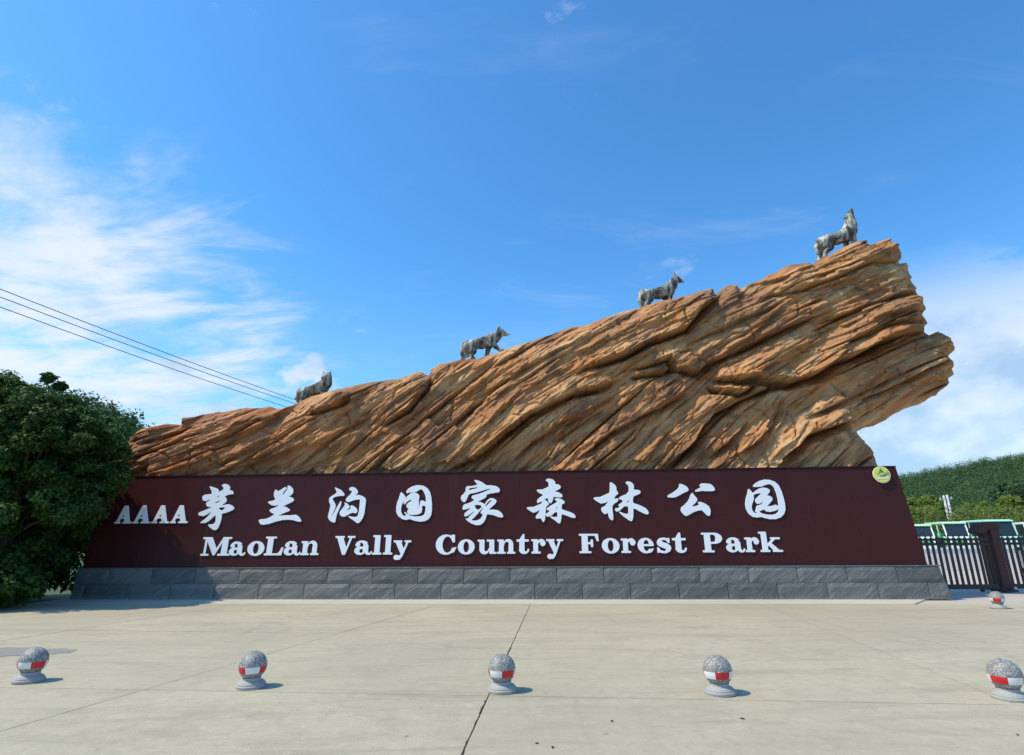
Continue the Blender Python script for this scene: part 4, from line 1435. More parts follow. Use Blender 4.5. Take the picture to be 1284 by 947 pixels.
KP = 1 / 36.0
wolf('howling grey wolf statue with raised muzzle, on the high right end of the rock', 1 / 29.0,
     [(1030.5, 303.5, 5.6), (1038, 302, 6.0), (1049, 299.5, 6.3), (1060, 295.5, 7.2), (1065, 290, 7.0), (1066.5, 283, 6.0), (1066, 276.5, 5.0)],
     [(-.10, (1066.5, 298, 3.6), (1068.5, 304, 2.4), (1068, 311, 1.7)) if False else [-.11, (1066, 296, 4.0), (1068.5, 303, 2.5), (1068, 310.5, 1.8)],
      [.11, (1064, 296, 4.0), (1063, 304, 2.5), (1062.5, 312, 1.8)],
      [-.12, (1032, 306, 5.4), (1039, 312.5, 3.4), (1033.5, 318, 2.2), (1032, 325, 1.8)],
      [.12, (1031, 306, 5.2), (1036, 313, 3.3), (1030, 318.5, 2.2), (1029, 325.5, 1.8)]],
     [(1026.5, 303, 2.4), (1024.8, 310, 3.0), (1026, 318.5, 1.5)],
     [(1065.5, 272.5, 4.3, 0), (1066.4, 267.5, 2.9, 0), (1067.3, 263.2, 1.7, 0)],
     [(1062.6, 273.0, -.05, 1057.6, 275.0, -.08, 2.3), (1063.0, 272.0, .06, 1058.0, 273.0, .08, 2.3)])
wolf('standing grey wolf statue gazing right, second from the top of the rock', 1 / 30.0,
     [(807.5, 369.5, 5.6), (817, 369, 5.7), (828, 367.5, 6.2), (837.5, 364.5, 7.0), (842, 358.5, 5.6), (845.5, 353, 4.6)],
     [[-.10, (838, 367, 4.0), (839.5, 373, 2.5), (839.5, 380, 1.8)], [.10, (836, 367, 4.0), (835, 374, 2.5), (834, 381, 1.8)],
      [-.11, (809, 371, 5.0), (815, 377, 3.0), (810.5, 381.5, 2.1), (808.5, 387.5, 1.8)], [.11, (808, 371, 5.0), (813, 378, 3.0), (806.5, 382, 2.1), (804.5, 388, 1.8)]],
     [(803.5, 369, 2.3), (802.8, 376, 2.8), (804, 385, 1.4)],
     [(847.5, 350.5, 4.3, 0), (851.5, 352, 2.7, 0), (855.6, 353, 1.6, 0)],
     [(846, 348.5, -.06, 845.0, 343.0, -.075, 2.4), (846.5, 348.5, .06, 847, 343.8, .075, 2.4)])
wolf('grey wolf statue walking up the middle of the rock slope', 1 / 30.0,
     [(585, 434.0, 5.4), (593, 432.5, 5.7), (603, 430.5, 6.0), (614, 427.5, 6.5), (620.5, 423.5, 5.7), (625, 419.5, 4.6)],
     [[-.10, (617, 430, 4.0), (622, 436, 2.5), (628, 440.5, 1.8)], [.10, (613, 431, 4.0), (611.5, 438, 2.5), (609.5, 446, 1.8)],
      [-.11, (588, 436, 4.8), (594.5, 442, 3.0), (592, 446, 2.1), (592.5, 450.5, 1.8)], [.11, (585, 436, 4.8), (587, 443, 3.0), (581, 446.5, 2.1), (578.5, 452, 1.8)]],
     [(581.5, 433.5, 2.3), (579.8, 439, 2.6), (579, 445, 1.4)],
     [(628.0, 416.8, 4.2, 0), (632.2, 418.6, 2.6, 0), (636.8, 419.2, 1.6, 0)],
     [(626.2, 415, -.06, 625.2, 409.3, -.075, 2.4), (627, 415, .06, 627.6, 410.0, .075, 2.4)])
wolf('grey wolf statue turning its head to the viewer, lowest on the rock', 1 / 30.0,
     [(378, 493.5, 5.4), (386, 491.5, 5.5), (395, 489.0, 5.8), (404, 485.8, 6.6), (409, 480.5, 5.8), (410.5, 475.5, 4.8)],
     [[-.10, (405, 488, 4.0), (407, 494, 2.5), (407, 500, 1.8)], [.10, (403, 488, 4.0), (402.5, 495, 2.5), (402, 501, 1.8)],
      [-.11, (380, 495, 4.8), (385, 500, 3.0), (380.5, 503, 2.1), (379, 508, 1.8)], [.11, (378, 495, 4.8), (382, 501, 3.0), (377, 504, 2.1), (375.5, 508.5, 1.8)]],
     [(374.5, 493, 2.3), (373.2, 499, 2.6), (374, 506, 1.4)],
     [(410.2, 473.0, 4.9, -.02), (408.9, 474.8, 3.1, -.14), (408.0, 475.9, 1.9, -.23)],
     [(407.3, 470.6, -.01, 405.6, 465.6, 0.0, 2.5), (412.6, 470.4, .0, 414.2, 464.8, 0.01, 2.5)])

# ------------------------------------------------------------------ ball bollards
prof = [(0.0005, 0.0), (0.172, 0.0), (0.177, 0.010), (0.177, 0.030), (0.170, 0.036), (0.163, 0.038), (0.163, 0.052), (0.152, 0.058), (0.150, 0.064), (0.136, 0.074), (0.117, 0.082), (0.108, 0.090), (0.106, 0.098), (0.108, 0.115), (0.0005, 0.115)]
pl_me = MB().lathe(prof, 40).me('pedestal')
auto_smooth(pl_me, 35)
pl_me.materials.append(M['granite_pale'])
SR, SZ = 0.163, 0.246
ball_me = MB().lathe([(max(0.0005, SR * math.sin(math.pi * k / 24)), SZ - SR * math.cos(math.pi * k / 24)) for k in range(25)], 40).me('ball', smooth=True)
ball_me.materials.append(M['granite'])


def strip_me(mat_):
    vs, fs = [], []
    n = 7
    for k in range(n):
        a = R(60) * k / (n - 1)
        for z in (0.172, 0.191, 0.210, 0.229, 0.248):
            rr = math.sqrt(SR ** 2 - (z - SZ) ** 2) + 0.0025
            vs.append((rr * math.cos(a), rr * math.sin(a), z))
    for k in range(n - 1):
        for j in range(4):
            fs.append((k * 5 + j, (k + 1) * 5 + j, (k + 1) * 5 + j + 1, k * 5 + j + 1))
    me = mesh('tape_strip', vs, fs, True)
    me.materials.append(mat_)
    return me


red_me, white_me = strip_me(M['tape_red']), strip_me(M['tape_white'])
# px of base front, height px, angle (deg) of a white|red edge seen from the camera (0 = facing), label
BOL = [((35, 858), -5, 'ball bollard at the far left of the near row, beside the dark patch'),
       ((314, 866), 30, 'ball bollard standing on the diagonal joint, second from left'),
       ((630, 872), 0, 'ball bollard on the cracked centre joint of the plaza'),
       ((904, 875), -11, 'ball bollard second from right in the near row'),
       ((1268, 881), -54, 'ball bollard cut off by the right edge of the picture'),
       ((1252.5, 764), -30, 'small distant ball bollard in front of the gate post')]
for (px, py), edge, lab in BOL:
    d = pixel_ray(px, py)
    g = d * (-CZ / d.z)
    hv = Vector((g.x, g.y, 0)).normalized()
    pos_ = Vector((g.x, g.y, 0)) + hv * 0.160
    root = empty('ball_bollard', (pos_.x, pos_.y, 0.001))
    tag(root, lab, 'bollard', 'stone ball bollards with red and white tape')
    root.scale = (0.93, 0.93, 0.93)
    link('pedestal', pl_me, None, root)
    b_ = link('ball', ball_me, None, root)
    b_.rotation_euler = (0, 0, random.uniform(0, 6))
    root.rotation_euler = (R(random.uniform(-1.6, 1.6)), R(random.uniform(-1.6, 1.6)), 0)
    face = math.atan2(-hv.y, -hv.x)           # towards the camera
    for k in range(6):
        o = link('tape_strip', red_me if k % 2 == 0 else white_me, None, root)
        o.rotation_euler = (0, 0, face + R(edge) + k * R(60))


# ------------------------------------------------------------------ trees
def leaf_cloud(centres, radii, per, size, rg, up=0.55, flat_=0.75, droop=0.35):
    """leaf quads gathered in clumps; returns V,Q"""
    n = len(centres) * per
    c = np.repeat(np.asarray(centres), per, 0)
    r_ = np.repeat(np.asarray(radii), per)
    d = rg.normal(size=(n, 3))
    d /= np.linalg.norm(d, axis=1)[:, None]
    rad = r_ * rg.uniform(0.25, 1.0, n) ** 0.5
    off = d * rad[:, None]
    off[:, 2] *= flat_
    p = c + off
    nm = d * 0.8 + rg.normal(size=(n, 3)) * 0.45
    nm[:, 2] += up
    nm /= np.linalg.norm(nm, axis=1)[:, None]
    ax = d + rg.normal(size=(n, 3)) * 0.7
    ax[:, 2] -= droop
    ax -= nm * (ax * nm).sum(1)[:, None]
    ax /= np.linalg.norm(ax, axis=1)[:, None]
    bx_ = np.cross(nm, ax)
    s = size * rg.uniform(0.6, 1.25, n)[:, None]
    fold = nm * s * 0.12
    V = np.stack([p, p + ax * s * 0.5 + bx_ * s * 0.34 + fold, p + ax * s * 1.1 - fold * 0.8, p + ax * s * 0.5 - bx_ * s * 0.34 + fold], 1).reshape(-1, 3)
    Q = np.arange(n * 4).reshape(-1, 4)
    return V, Q


def crown_points(n, rx, ry, rz, rg, lumps=7, inner=0.35, taper=0.0, sprigs=0):
    """clump centres spread through an uneven crown"""
    ld = rg.normal(size=(lumps, 3))
    ld /= np.linalg.norm(ld, axis=1)[:, None]
    lw = rg.uniform(-0.28, 0.22, lumps)
    d = rg.normal(size=(n, 3))
    d /= np.linalg.norm(d, axis=1)[:, None]
    bulge = 1 + (np.exp(-(1 - d @ ld.T) * 5) * lw).sum(1)
    rad = rg.uniform(inner, 1.0, n) ** 0.6 * bulge
    if sprigs:
        d[:sprigs, 2] = np.abs(d[:sprigs, 2])
        rad[:sprigs] = bulge[:sprigs] * rg.uniform(0.84, 1.0, sprigs)
    sh_ = 1 - taper * np.clip(d[:, 2] * rad, -0.55, 1)
    return d * rad[:, None] * np.array([rx, ry, rz]) * np.stack([sh_, sh_, np.ones(n)], 1)


def make_tree(name, label, loc, h, rx, ry, rz, cz, clumps, per, size, mat_, seed, group=None, clump_r=0.55, trunk_r=0.16, limbs=9, cat='tree', kw={}):
    rg = np.random.default_rng(seed)
    rr = random.Random(seed)
    root = empty(name, loc)
    tag(root, label, cat, group)
    C = crown_points(clumps, rx, ry, rz, rg, **kw)
    C[:, 2] += cz
    C[:, 2] = np.maximum(C[:, 2], 0.35)
    b_ = MB()
    top = Vector((rr.uniform(-.3, .3), rr.uniform(-.3, .3), cz + rz * 0.45))
    b_.tube([(0, 0, -0.1), (0.04, 0.02, cz * 0.3), (top.x * .5, top.y * .5, cz * 0.75), tuple(top)], [trunk_r * 1.25, trunk_r, trunk_r * 0.7, trunk_r * 0.2], 9)
    for k in range(limbs):
        tgt = Vector(C[rr.randrange(len(C))])
        z0 = rr.uniform(cz * 0.25, cz * 0.95)
        st = Vector((top.x * .4, top.y * .4, z0))
        mid_ = st.lerp(tgt, .5) + Vector((0, 0, 0.15))
        b_.tube([st, mid_, tgt], [trunk_r * .5, trunk_r * .3, trunk_r * .1], 6)
    b_.build('trunk', M['bark'], root, smooth=True, normals=False)
    cr_ = rg.uniform(0.6, 1.25, clumps) * clump_r
    cr_[:kw.get('sprigs', 0)] *= 0.55
    V, Q = leaf_cloud(C, cr_, per, size, rg)
    link('crown', np_mesh('crown', V, Q), mat_, root)
    return root


make_tree('broadleaf_tree', 'large dark leafy tree covering the left end of the sign', (-14.0, 15.9, 0), 6.7, 2.7, 2.2, 2.65, 3.75, 340, 310, 0.115, M['leaf_dark'], 21, clump_r=0.38, trunk_r=0.13, limbs=16, kw=dict(inner=0.10, lumps=30, taper=0.46, sprigs=90))
make_tree('broadleaf_tree', 'dark leafy tree at the left edge, behind the larger tree', (-18.0, 17.4, 0), 7.4, 2.9, 2.6, 3.1, 3.9, 300, 230, 0.135, M['leaf_dark'], 22, clump_r=0.52, trunk_r=0.17, limbs=12, kw=dict(inner=0.10, lumps=20, taper=0.25, sprigs=60))
make_tree('leafy_shrub', 'low dark shrub at the foot of the trees beside the plinth', (-14.75, 16.9, 0), 1.2, 1.35, 0.5, 0.42, 0.40, 60, 130, 0.11, M['leaf_dark'], 23, clump_r=0.3, trunk_r=0.03, limbs=6, cat='shrub', kw=dict(inner=0.1))
for k, (x, y, h, lab) in enumerate([(-15.2, 18.6, 1.5, 'tall dark shrub added to darken the gap left of the plinth'), (-16.9, 19.2, 1.6, 'dark shrub added as dark backdrop behind the trees at the left edge'), (-14.1, 15.1, 0.8, 'dark bushy shrub in front of the large tree trunk at the left edge')]):  # first two shrubs are added to keep the space under the crowns dark
    make_tree('tall_shrub', lab, (x, y, 0), h * 2, 1.6, 1.0, h, h, 90, 150, 0.16, M['leaf_dark'], 30 + k, clump_r=0.45, trunk_r=0.05, limbs=6, cat='shrub', kw=dict(inner=0.05))

# ------------------------------------------------------------------ overhead cables
def at_depth(px, py, y):
    d = pixel_ray(px, py)
    return Vector((0, 0, CZ)) + d * (y / d.y)


for k, ((xa, ya), (xb, yb_), lab) in enumerate([((0, 362.5), (373, 502.5), 'topmost of the three thin overhead cables at upper left'), ((0, 372.5), (366, 505), 'middle one of the three thin overhead cables at left'), ((0, 385), (356, 509.5), 'lowest of the three thin overhead cables at left')]):
    p, q = at_depth(xa, ya, 26.0 + 0.4 * k), at_depth(xb, yb_, 44.0 + 0.4 * k)
    pts = []
    for s in range(-14, 31):
        f = s / 20
        w = p.lerp(q, f)
        w.z += -0.42 * f * (1 - f) * 1.0
        pts.append(w)
    o = MB().tube(pts, 0.021, 6).build('power_cable', M['cable'])
    tag(o, lab, 'cable', 'thin overhead cables')

# ------------------------------------------------------------------ iron gate and its post
GY = 18.55


def gx_at(px, z=0.8, y=GY):
    d = pixel_ray(px, 706)
    return d.x * y / d.y


def gate(name, label, u0, u1):
    root = empty(name, (u0, GY, 0), R(-2.5))
    tag(root, label, 'gate')
    L = u1 - u0
    for z0, z1 in ((0.08, 0.22), (1.38, 1.44), (1.53, 1.59)):
        MB().box(0, L, -0.025, 0.025, z0, z1).build('rail', M['iron'], root)
    n = int(L / 0.172)
    bar = MB().box(-0.036, 0.036, -0.02, 0.02, 0.20, 1.62).me('bar')
    bar.materials.append(M['iron'])
    ring_pts = [(0.047 * math.cos(2 * math.pi * i / 12), 0, 0.047 * math.sin(2 * math.pi * i / 12)) for i in range(13)]
    ring = MB().tube(ring_pts, 0.011, 5, cap=False).me('ring')
    ring.materials.append(M['iron'])
    spear = MB().lathe([(0.004, 0.0), (0.02, 0.01), (0.024, 0.03), (0.012, 0.06), (0.001, 0.09)], 8).me('finial', smooth=True)
    spear.materials.append(M['iron'])
    for k in range(n + 1):
        x = 0.08 + k * 0.172
        if x > L - 0.03:
            break
        o = link('bar', bar, None, root)
        o.location.x = x
        s_ = link('finial', spear, None, root)
        s_.location = (x, 0, 1.62)
        if x + 0.1 < L - 0.03:
            r_ = link('ring', ring, None, root)
            r_.location = (x + 0.086, 0, 1.49)
    for x in (0.5, L - 0.5):
        w_ = MB().tube([(x, -0.03, 0.055), (x, 0.03, 0.055)], 0.055, 14).build('wheel', M['rubber'], root)
        MB().box(x - 0.05, x + 0.05, -0.035, 0.035, 0.05, 0.105).build('wheel_bracket', M['iron'], root)
    return root


gpx = gx_at(1252)
gate('iron_gate', 'dark iron bar gate between the plinth end and the gate post', gx_at(1100), gpx - 0.30)
gate('iron_gate', 'dark iron bar gate to the right of the gate post', gpx + 0.22, gpx + 4.2)
gp = empty('gate_post', (gpx, GY - 0.02, 0), R(-2.5))
tag(gp, 'dark brown gate post with hooded cap and wheeled foot', 'gate post')
MB().box(-0.13, 0.13, -0.13, 0.13, 0.06, 1.95).build('column', M['iron_brown'], gp, bevel=0.012)
for x in (-0.40, -0.28):
    MB().box(x - 0.035, x + 0.035, -0.04, 0.04, 0.12, 1.9).build('upright', M['iron_brown'], gp, bevel=0.006)
hood = MB().prism([(-0.56, 1.72), (-0.62, 1.80), (-0.40, 2.06), (-0.10, 2.10), (0.17, 1.98), (0.17, 1.88), (-0.10, 1.90), (-0.34, 1.76)], 'y', -0.19, 0.19)
hood.build('hood', M['iron_brown'], gp, bevel=0.02)
MB().box(-0.56, -0.10, -0.16, 0.16, 0.05, 0.125).build('foot', M['iron'], gp, bevel=0.015)
MB().box(-0.18, 0.24, -0.20, 0.20, 0.002, 0.06).build('base_plate', M['iron'], gp, bevel=0.008)
for x in (-0.46, -0.22):
    MB().tube([(x, -0.18, 0.06), (x, -0.12, 0.06)], 0.06, 14).build('wheel', M['rubber'], gp)
MB().tube([(0.16, -0.215, 0.11), (0.16, -0.155, 0.11)], 0.042, 14).build('roller', M['steel'], gp)

# ------------------------------------------------------------------ low white wall beyond the gate
lw = empty('low_wall', (8.0, 30.6, 0), 0)
tag(lw, 'low whitewashed wall in front of the parked buses', 'wall')
for k in range(9):
    x0 = k * 4.0
    MB().box(x0 + 0.012, x0 + 3.988, 0, 0.24, -0.02, 1.02).build('wall_panel', M['wall_white'], lw, bevel=0.01)
    MB().box(x0 + 0.004, x0 + 3.996, -0.035, 0.275, 1.022, 1.10).build('coping', M['wall_white'], lw, bevel=0.012)


# ------------------------------------------------------------------ buses and car (x forward)
def wheel_set(root, xs, hw, r_):
    tyre = MB().lathe([(r_ * .62, -0.09), (r_ * .93, -0.10), (r_, -0.06), (r_, 0.06), (r_ * .93, 0.10), (r_ * .62, 0.09), (r_ * .62, -0.09)], 22).me('tyre', smooth=True)
    tyre.materials.append(M['rubber'])
    rim_ = MB().lathe([(0.001, -0.05), (r_ * .2, -0.06), (r_ * .55, -0.03), (r_ * .62, -0.08), (r_ * .62, 0.08), (r_ * .55, 0.03), (r_ * .2, 0.06), (0.001, 0.05)], 16).me('rim')
    rim_.materials.append(M['steel'])
    for x in xs:
        for s in (-1, 1):
            w = empty('wheel', (x, s * hw, r_))
            w.parent = root
            w.rotation_euler = (math.pi / 2, 0, 0)
            link('tyre', tyre, None, w)
            link('rim', rim_, None, w)


def bus(label, loc, rz, L, Wd, Hh, body_m, low_m, roof_m, open_sides, sill=1.72, group='sightseeing buses parked beyond the gate'):
    root = empty('minibus', loc, rz)
    tag(root, label, 'bus', group)
    hw = Wd / 2
    f = L / 2
    # lower shell
    MB().prism([(-f, 0.32), (-f, sill), (f - 0.12, sill), (f, sill - 0.3), (f + 0.02, 0.34), (f - 0.1, 0.28), (-f + 0.1, 0.28)], 'y', -hw, hw).build('body', body_m, root, bevel=0.05, seg=3)
    for s in (-1, 1):
        MB().box(-f + 0.15, f - 0.35, s * (hw + 0.004) - 0.006, s * (hw + 0.004) + 0.006, 0.9, sill - 0.1).build('side_stripe', low_m, root)
    # windscreen: glass in a frame, raked
    zb, zt = sill + 0.01, Hh - 0.16
    xb, xt = f - 0.13, f - 0.55
    def raked(y0, y1, za, zc, th, out):
        g = lambda z: xb + (xt - xb) * (z - zb) / (zt - zb)
        return MB().add([(g(za) + out, y0, za), (g(za) + out, y1, za), (g(zc) + out, y1, zc), (g(zc) + out, y0, zc), (g(za) + out - th, y0, za), (g(za) + out - th, y1, za), (g(zc) + out - th, y1, zc), (g(zc) + out - th, y0, zc)],
                        [(0, 1, 2, 3), (7, 6, 5, 4), (0, 4, 5, 1), (1, 5, 6, 2), (2, 6, 7, 3), (3, 7, 4, 0)])
    ws = raked(-hw + 0.10, hw - 0.10, zb + 0.03, zt - 0.05, 0.02, 0.0).build('windscreen', M['glass'], root)
    for s in (-1, 1):
        raked(s * (hw - 0.05) - 0.05, s * (hw - 0.05) + 0.05, zb - 0.02, zt + 0.02, 0.07, 0.015).build('pillar', body_m, root, bevel=0.012)
    # side pillars and windows
    npil = 4
    xs = [-f + 0.05 + k * (xt + 0.0 - (-f + 0.05)) / (npil - 1) for k in range(npil)]
    for s in (-1, 1):
        for k, x in enumerate(xs[:-1]):
            MB().box(x - 0.045, x + 0.045, s * (hw - 0.05) - 0.035, s * (hw - 0.05) + 0.035, sill - 0.01, zt + 0.02).build('pillar', body_m, root, bevel=0.01)
            if not open_sides:
                MB().box(x + 0.05, xs[k + 1] - 0.05, s * (hw - 0.045) - 0.01, s * (hw - 0.045) + 0.01, sill + 0.005, zt).build('side_window', M['glass'], root)
    if open_sides:
        for k in range(3):
            x = -f + 0.55 + k * 0.95
            st = MB().box(x - 0.22, x + 0.22, -hw + 0.15, hw - 0.15, sill - 0.1, sill + 0.04).build('seat', M['bus_green'], root, bevel=0.04)
            MB().box(x - 0.28, x - 0.18, -hw + 0.15, hw - 0.15, sill + 0.05, sill + 0.45).build('seat_back', M['bus_green'], root, bevel=0.04)
    else:
        MB().box(-f + 0.02, -f + 0.06, -hw + 0.1, hw - 0.1, sill + 0.02, zt).build('rear_window', M['glass'], root)
    MB().prism([(-f - 0.05, Hh - 0.17), (-f - 0.02, Hh - 0.05), (-f + 0.3, Hh), (xt - 0.4, Hh), (xt + 0.10, Hh - 0.06), (xt + 0.16, Hh - 0.16), (xt + 0.10, Hh - 0.185)], 'y', -hw - 0.02, hw + 0.02).build('roof', roof_m, root, bevel=0.04, seg=3)
    for s in (-1, 1):
        hl = MB().tube([(f - 0.05, s * (hw - 0.22), 1.0), (f + 0.022, s * (hw - 0.22), 1.0)], 0.11, 18).build('headlight', M['lamp'], root)
        MB().tube([(f - 0.3, s * (hw - 0.02), sill + 0.35), (f - 0.2, s * (hw + 0.2), sill + 0.42)], 0.015, 6).build('mirror_arm', M['rubber'], root)
        MB().box(f - 0.25, f - 0.19, s * (hw + 0.21) - 0.07, s * (hw + 0.21) + 0.07, sill + 0.28, sill + 0.52).build('mirror', M['rubber'], root, bevel=0.015)
    MB().box(f - 0.01, f + 0.012, -hw + 0.3, hw - 0.3, 1.0, sill - 0.32).build('grille', low_m, root)
    MB().tube([(f - 0.13, -hw * 0.5, sill + 0.06), (f - 0.3, 0.1, sill + 0.40)], 0.012, 5).build('wiper', M['rubber'], root)
    MB().box(f + 0.0, f + 0.06, -hw + 0.05, hw - 0.05, 0.30, 0.46).build('bumper', low_m, root, bevel=0.02)
    wheel_set(root, (-f + 0.75, f - 0.75), hw - 0.06, 0.31)
    return root


def gpos(px, y):
    d = pixel_ray(px, 690)
    return d.x * y / d.y


bus('white open-sided sightseeing cart half hidden behind the sign', (gpos(1154, 50.0), 50.0, 0), R(-112), 4.2, 1.5, 2.75, M['bus_white'], M['bus_green'], M['bus_roof'], True)
bus('white sightseeing cart with pale green roof, left of the mint van', (gpos(1192, 49.0), 49.0, 0), R(-110), 5.0, 1.6, 2.9, M['bus_white'], M['bus_green'], M['bus_roof'], True)
bus('mint green van parked behind the gate post', (gpos(1245, 49.0), 49.0, 0), R(-104), 5.0, 1.8, 3.05, M['bus_mint'], M['bus_white'], M['bus_mint'], False)
bus('white bus parked at the right edge beyond the gate', (gpos(1292, 50.0), 50.0, 0), R(-108), 4.8, 1.75, 2.85, M['bus_white'], M['bus_green'], M['bus_white'], False)


def car(label, loc, rz):
    root = empty('car', loc, rz)
    tag(root, label, 'car')
    MB().prism([(-2.25, 0.35), (-2.3, 0.75), (-2.2, 1.02), (-0.2, 1.04), (0.9, 1.02), (1.9, 0.92), (2.25, 0.72), (2.28, 0.38), (2.1, 0.25), (-2.1, 0.25)], 'y', -0.92, 0.92).build('body', M['car_dark'], root, bevel=0.07, seg=3)
    MB().prism([(-2.05, 1.03), (-1.75, 1.52), (-1.1, 1.63), (-0.1, 1.62), (0.95, 1.03)], 'y', -0.78, 0.78).build('cabin', M['glass'], root, bevel=0.06, seg=3)
    MB().prism([(-1.80, 1.53), (-1.1, 1.66), (-0.05, 1.65), (0.15, 1.56), (-1.2, 1.57)], 'y', -0.74, 0.74).build('roof', M['car_dark'], root, bevel=0.02)
    for s in (-1, 1):
        MB().box(2.12, 2.27, s * 0.66 - 0.16, s * 0.66 + 0.16, 0.68, 0.82).build('headlight', M['lamp'], root, bevel=0.03)
        MB().box(0.55, 0.75, s * 1.0 - 0.09, s * 1.0 + 0.09, 1.05, 1.2).build('mirror', M['car_dark'], root, bevel=0.03)
    MB().box(2.262, 2.29, -0.45, 0.45, 0.42, 0.62).build('grille', M['rubber'], root)
    wheel_set(root, (-1.4, 1.4), 0.84, 0.34)


car('dark car at the right edge behind the iron gate', (gpos(1312, 26.0), 26.0, 0), R(-128))

# ------------------------------------------------------------------ trees, poles and shrubs beyond the car park
rt = random.Random(9)
far = [(1150, 66, 6.3, 1.5, 'broad yellow-green tree just right of the sign edge'),
       (1179, 68, 6.7, 1.75, 'rounded yellow-green tree left of the twin utility poles'),
       (1229, 70, 5.9, 1.4, 'small green tree right of the twin utility poles'),
       (1246, 70, 5.8, 1.5, 'green tree above the mint van'),
       (1271, 96, 11.0, 2.9, 'tall dark green tree behind the smaller trees at right'),
       (1279, 68, 6.9, 1.8, 'leafy yellow-green tree near the right edge'),
       (1300, 90, 11.0, 2.8, 'tall tree at the right edge below the wooded hill')]
for k, (px, y, h, r_, lab) in enumerate(far):
    x = gpos(px, y)
    make_tree('roadside_tree', lab, (x, y, 0), h, r_, r_, h * 0.40, h * 0.58, 60, 90, 0.34, M['leaf_mid'] if k not in (4, 6) else M['leaf_far'], 40 + k, 'trees beyond the car park', clump_r=0.5, trunk_r=0.12, limbs=7, kw=dict(inner=0.15, taper=0.3, sprigs=14))
for px, y, lab in ((1198, 64, 'left one of the two pale utility poles beyond the car park'), (1202.5, 63, 'right one of the two pale utility poles beyond the car park')):
    root = empty('utility_pole', (gpos(px, y), y, 0))
    tag(root, lab, 'utility pole', 'pale utility poles beyond the car park')
    MB().tube([(0, 0, -0.1), (0, 0, 6.2)], [0.16, 0.10], 10).build('shaft', M['pole'], root, smooth=True)
    MB().box(-0.5, 0.5, -0.05, 0.05, 5.7, 5.8).build('crossarm', M['pole'], root)
    for x in (-0.42, 0.42):
        MB().lathe([(0.03, 5.8), (0.06, 5.84), (0.03, 5.9), (0.055, 5.94), (0.001, 6.0)], 8).build('insulator', M['lamp'], root).location.x = x

rg = np.random.default_rng(77)
n = 900
hc = np.stack([rg.uniform(8, 95, n), rg.uniform(55, 64, n), rg.uniform(0.2, 1.0, n) ** 0.6], 1)
hh = 3.7 + 1.0 * fbm(hc[:, 0] * .3, hc[:, 1] * .3, 4) + (hc[:, 1] - 55) * 0.05
hc[:, 2] = hh * hc[:, 2]
V, Q = leaf_cloud(hc, rg.uniform(0.5, 1.0, n), 70, 0.24, rg)
sh = link('shrubbery', np_mesh('shrubbery', V, Q), M['leaf_hedge'])
tag(sh, 'bright green band of shrubs behind the parked buses', 'shrubs', kind='stuff')


# ------------------------------------------------------------------ wooded hills
def hill(name, cx, cy, sx, sy, H, seed, extra=None):
    nx, ny = 70, 50
    xs = np.linspace(-2.6, 2.6, nx)
    ys = np.linspace(-2.4, 2.4, ny)
    X, Y = np.meshgrid(xs, ys)
    e = np.exp(-(X ** 2 + Y ** 2) / 1.6)
    Zz = H * (e - 0.02) * (0.88 + 0.24 * fbm(X * 1.3 + 5, Y * 1.3, seed, 4)) - 1.0
    V = np.stack([cx + X * sx, cy + Y * sy, Zz], -1).reshape(-1, 3)
    idx = np.arange(nx * ny).reshape(ny, nx)
    Q = np.stack([idx[:-1, :-1].ravel(), idx[:-1, 1:].ravel(), idx[1:, 1:].ravel(), idx[1:, :-1].ravel()], 1)
    o = link(name, np_mesh(name, V, Q, True), M['earth'])
    tag(o, kind='structure')
    def height(x, y):
        i = np.clip(((x - cx) / sx + 2.6) / 5.2 * (nx - 1), 0, nx - 2)
        j = np.clip(((y - cy) / sy + 2.4) / 4.8 * (ny - 1), 0, ny - 2)
        i0, j0 = i.astype(int), j.astype(int)
        fi, fj = i - i0, j - j0
        return (Zz[j0, i0] * (1 - fi) + Zz[j0, i0 + 1] * fi) * (1 - fj) + (Zz[j0 + 1, i0] * (1 - fi) + Zz[j0 + 1, i0 + 1] * fi) * fj
    return height


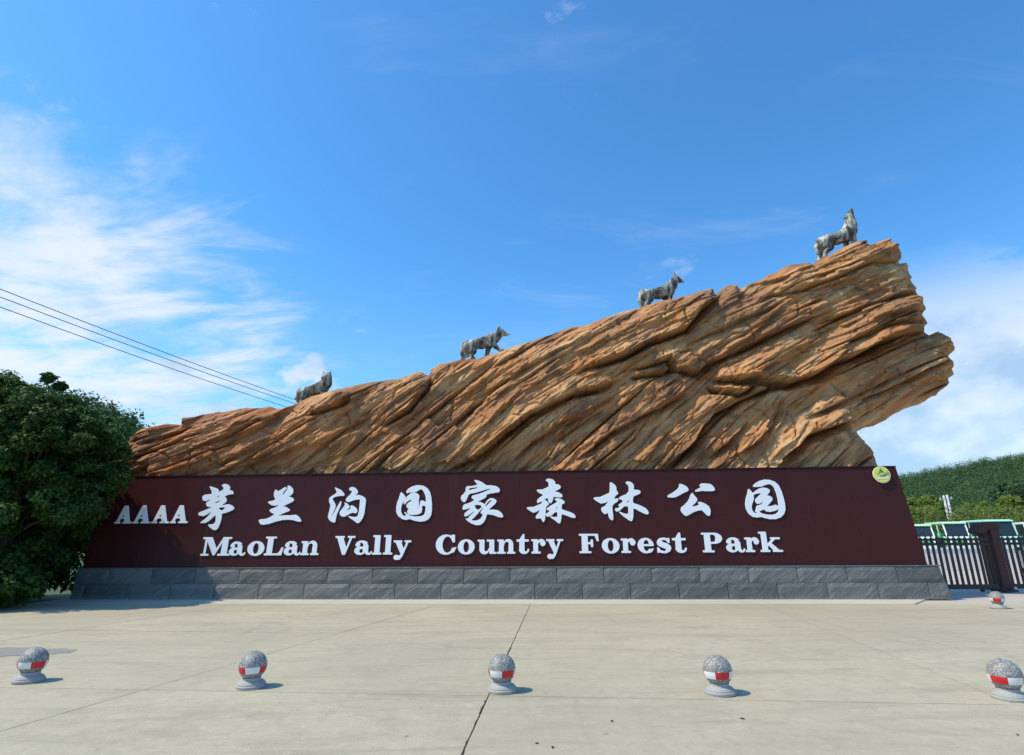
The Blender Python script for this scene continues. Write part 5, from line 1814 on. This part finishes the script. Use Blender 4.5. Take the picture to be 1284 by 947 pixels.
def forest(label, height, x0, x1, y0, y1, n, seed, size, tall, per, leaf):
    rg_ = np.random.default_rng(seed)
    x, y = rg_.uniform(x0, x1, n), rg_.uniform(y0, y1, n)
    z = height(x, y)
    ok = (z > 0.5) & ((x < 0) | ((x / y > 0.42) & (x / y < 1.25)))
    x, y, z = x[ok], y[ok], z[ok]
    k = len(x)
    hgt = tall * rg_.uniform(0.45, 1.35, k) * (0.8 + 0.4 * fbm(x * .03, y * .03, seed))
    # four to five lobes to a tree
    C, Rr = [], []
    for L in range(5):
        a = rg_.uniform(0, 6.28, k)
        rr_ = rg_.uniform(0, 0.3, k) * hgt
        C.append(np.stack([x + rr_ * np.cos(a), y + rr_ * np.sin(a), z + hgt * rg_.uniform(0.35, 0.95, k)], 1))
        Rr.append(hgt * rg_.uniform(0.16, 0.30, k))
    V_, Q_ = leaf_cloud(np.concatenate(C), np.concatenate(Rr), per, leaf, rg_, up=0.7)
    o = link('forest', np_mesh('forest', V_, Q_), M['leaf_far'])
    tag(o, label, 'forest', kind='stuff')


hR = hill('wooded_hill', 860, 700, 430, 180, 116, 5)
forest('dark green forest covering the hill at the right', hR, 200, 1050, 330, 720, 10500, 61, 8, 12.5, 18, 1.1)
hL = hill('wooded_ridge', -168, 190, 50, 40, 49, 8)
forest('distant wooded ridge showing between the tree and the rock', hL, -200, -60, 120, 200, 1500, 62, 8, 8.0, 14, 1.2)


# ------------------------------------------------------------------ dry leaves dropped on the paving
leaf_me = mesh('dry_leaf', [(-0.032, 0, 0.004), (0, 0.016, 0.012), (0.036, 0.002, 0.003), (0.002, -0.017, 0.010), (0, 0, 0.003)], [(0, 4, 1), (4, 2, 1), (4, 3, 2), (0, 3, 4)])
leaf_me.materials.append(simple('dry_leaf_brown', (0.065, 0.045, 0.025), 0.8, var=0.4, scale=20))
for k, (px, py, lab) in enumerate([(673, 933, 'small brown leaf on the paving, left one of the pair below the centre bollard'), (693, 938, 'small brown leaf on the paving, right one of the pair below the centre bollard'), (931, 902, 'small brown leaf on the paving below the second bollard from right'), (1276, 922, 'small brown leaf on the paving at the lower right edge'), (767, 905, 'small brown leaf on the paving between the centre bollard and the next')]):
    d = pixel_ray(px, py)
    g = d * (-CZ / d.z)
    o = link('dry_leaf', leaf_me)
    o.location = (g.x, g.y, 0.002)
    o.rotation_euler = (0, 0, 1.3 * k)
    o.scale = (0.7 + 0.12 * (k % 3),) * 3
    tag(o, lab, 'leaf', 'dry leaves on the paving')
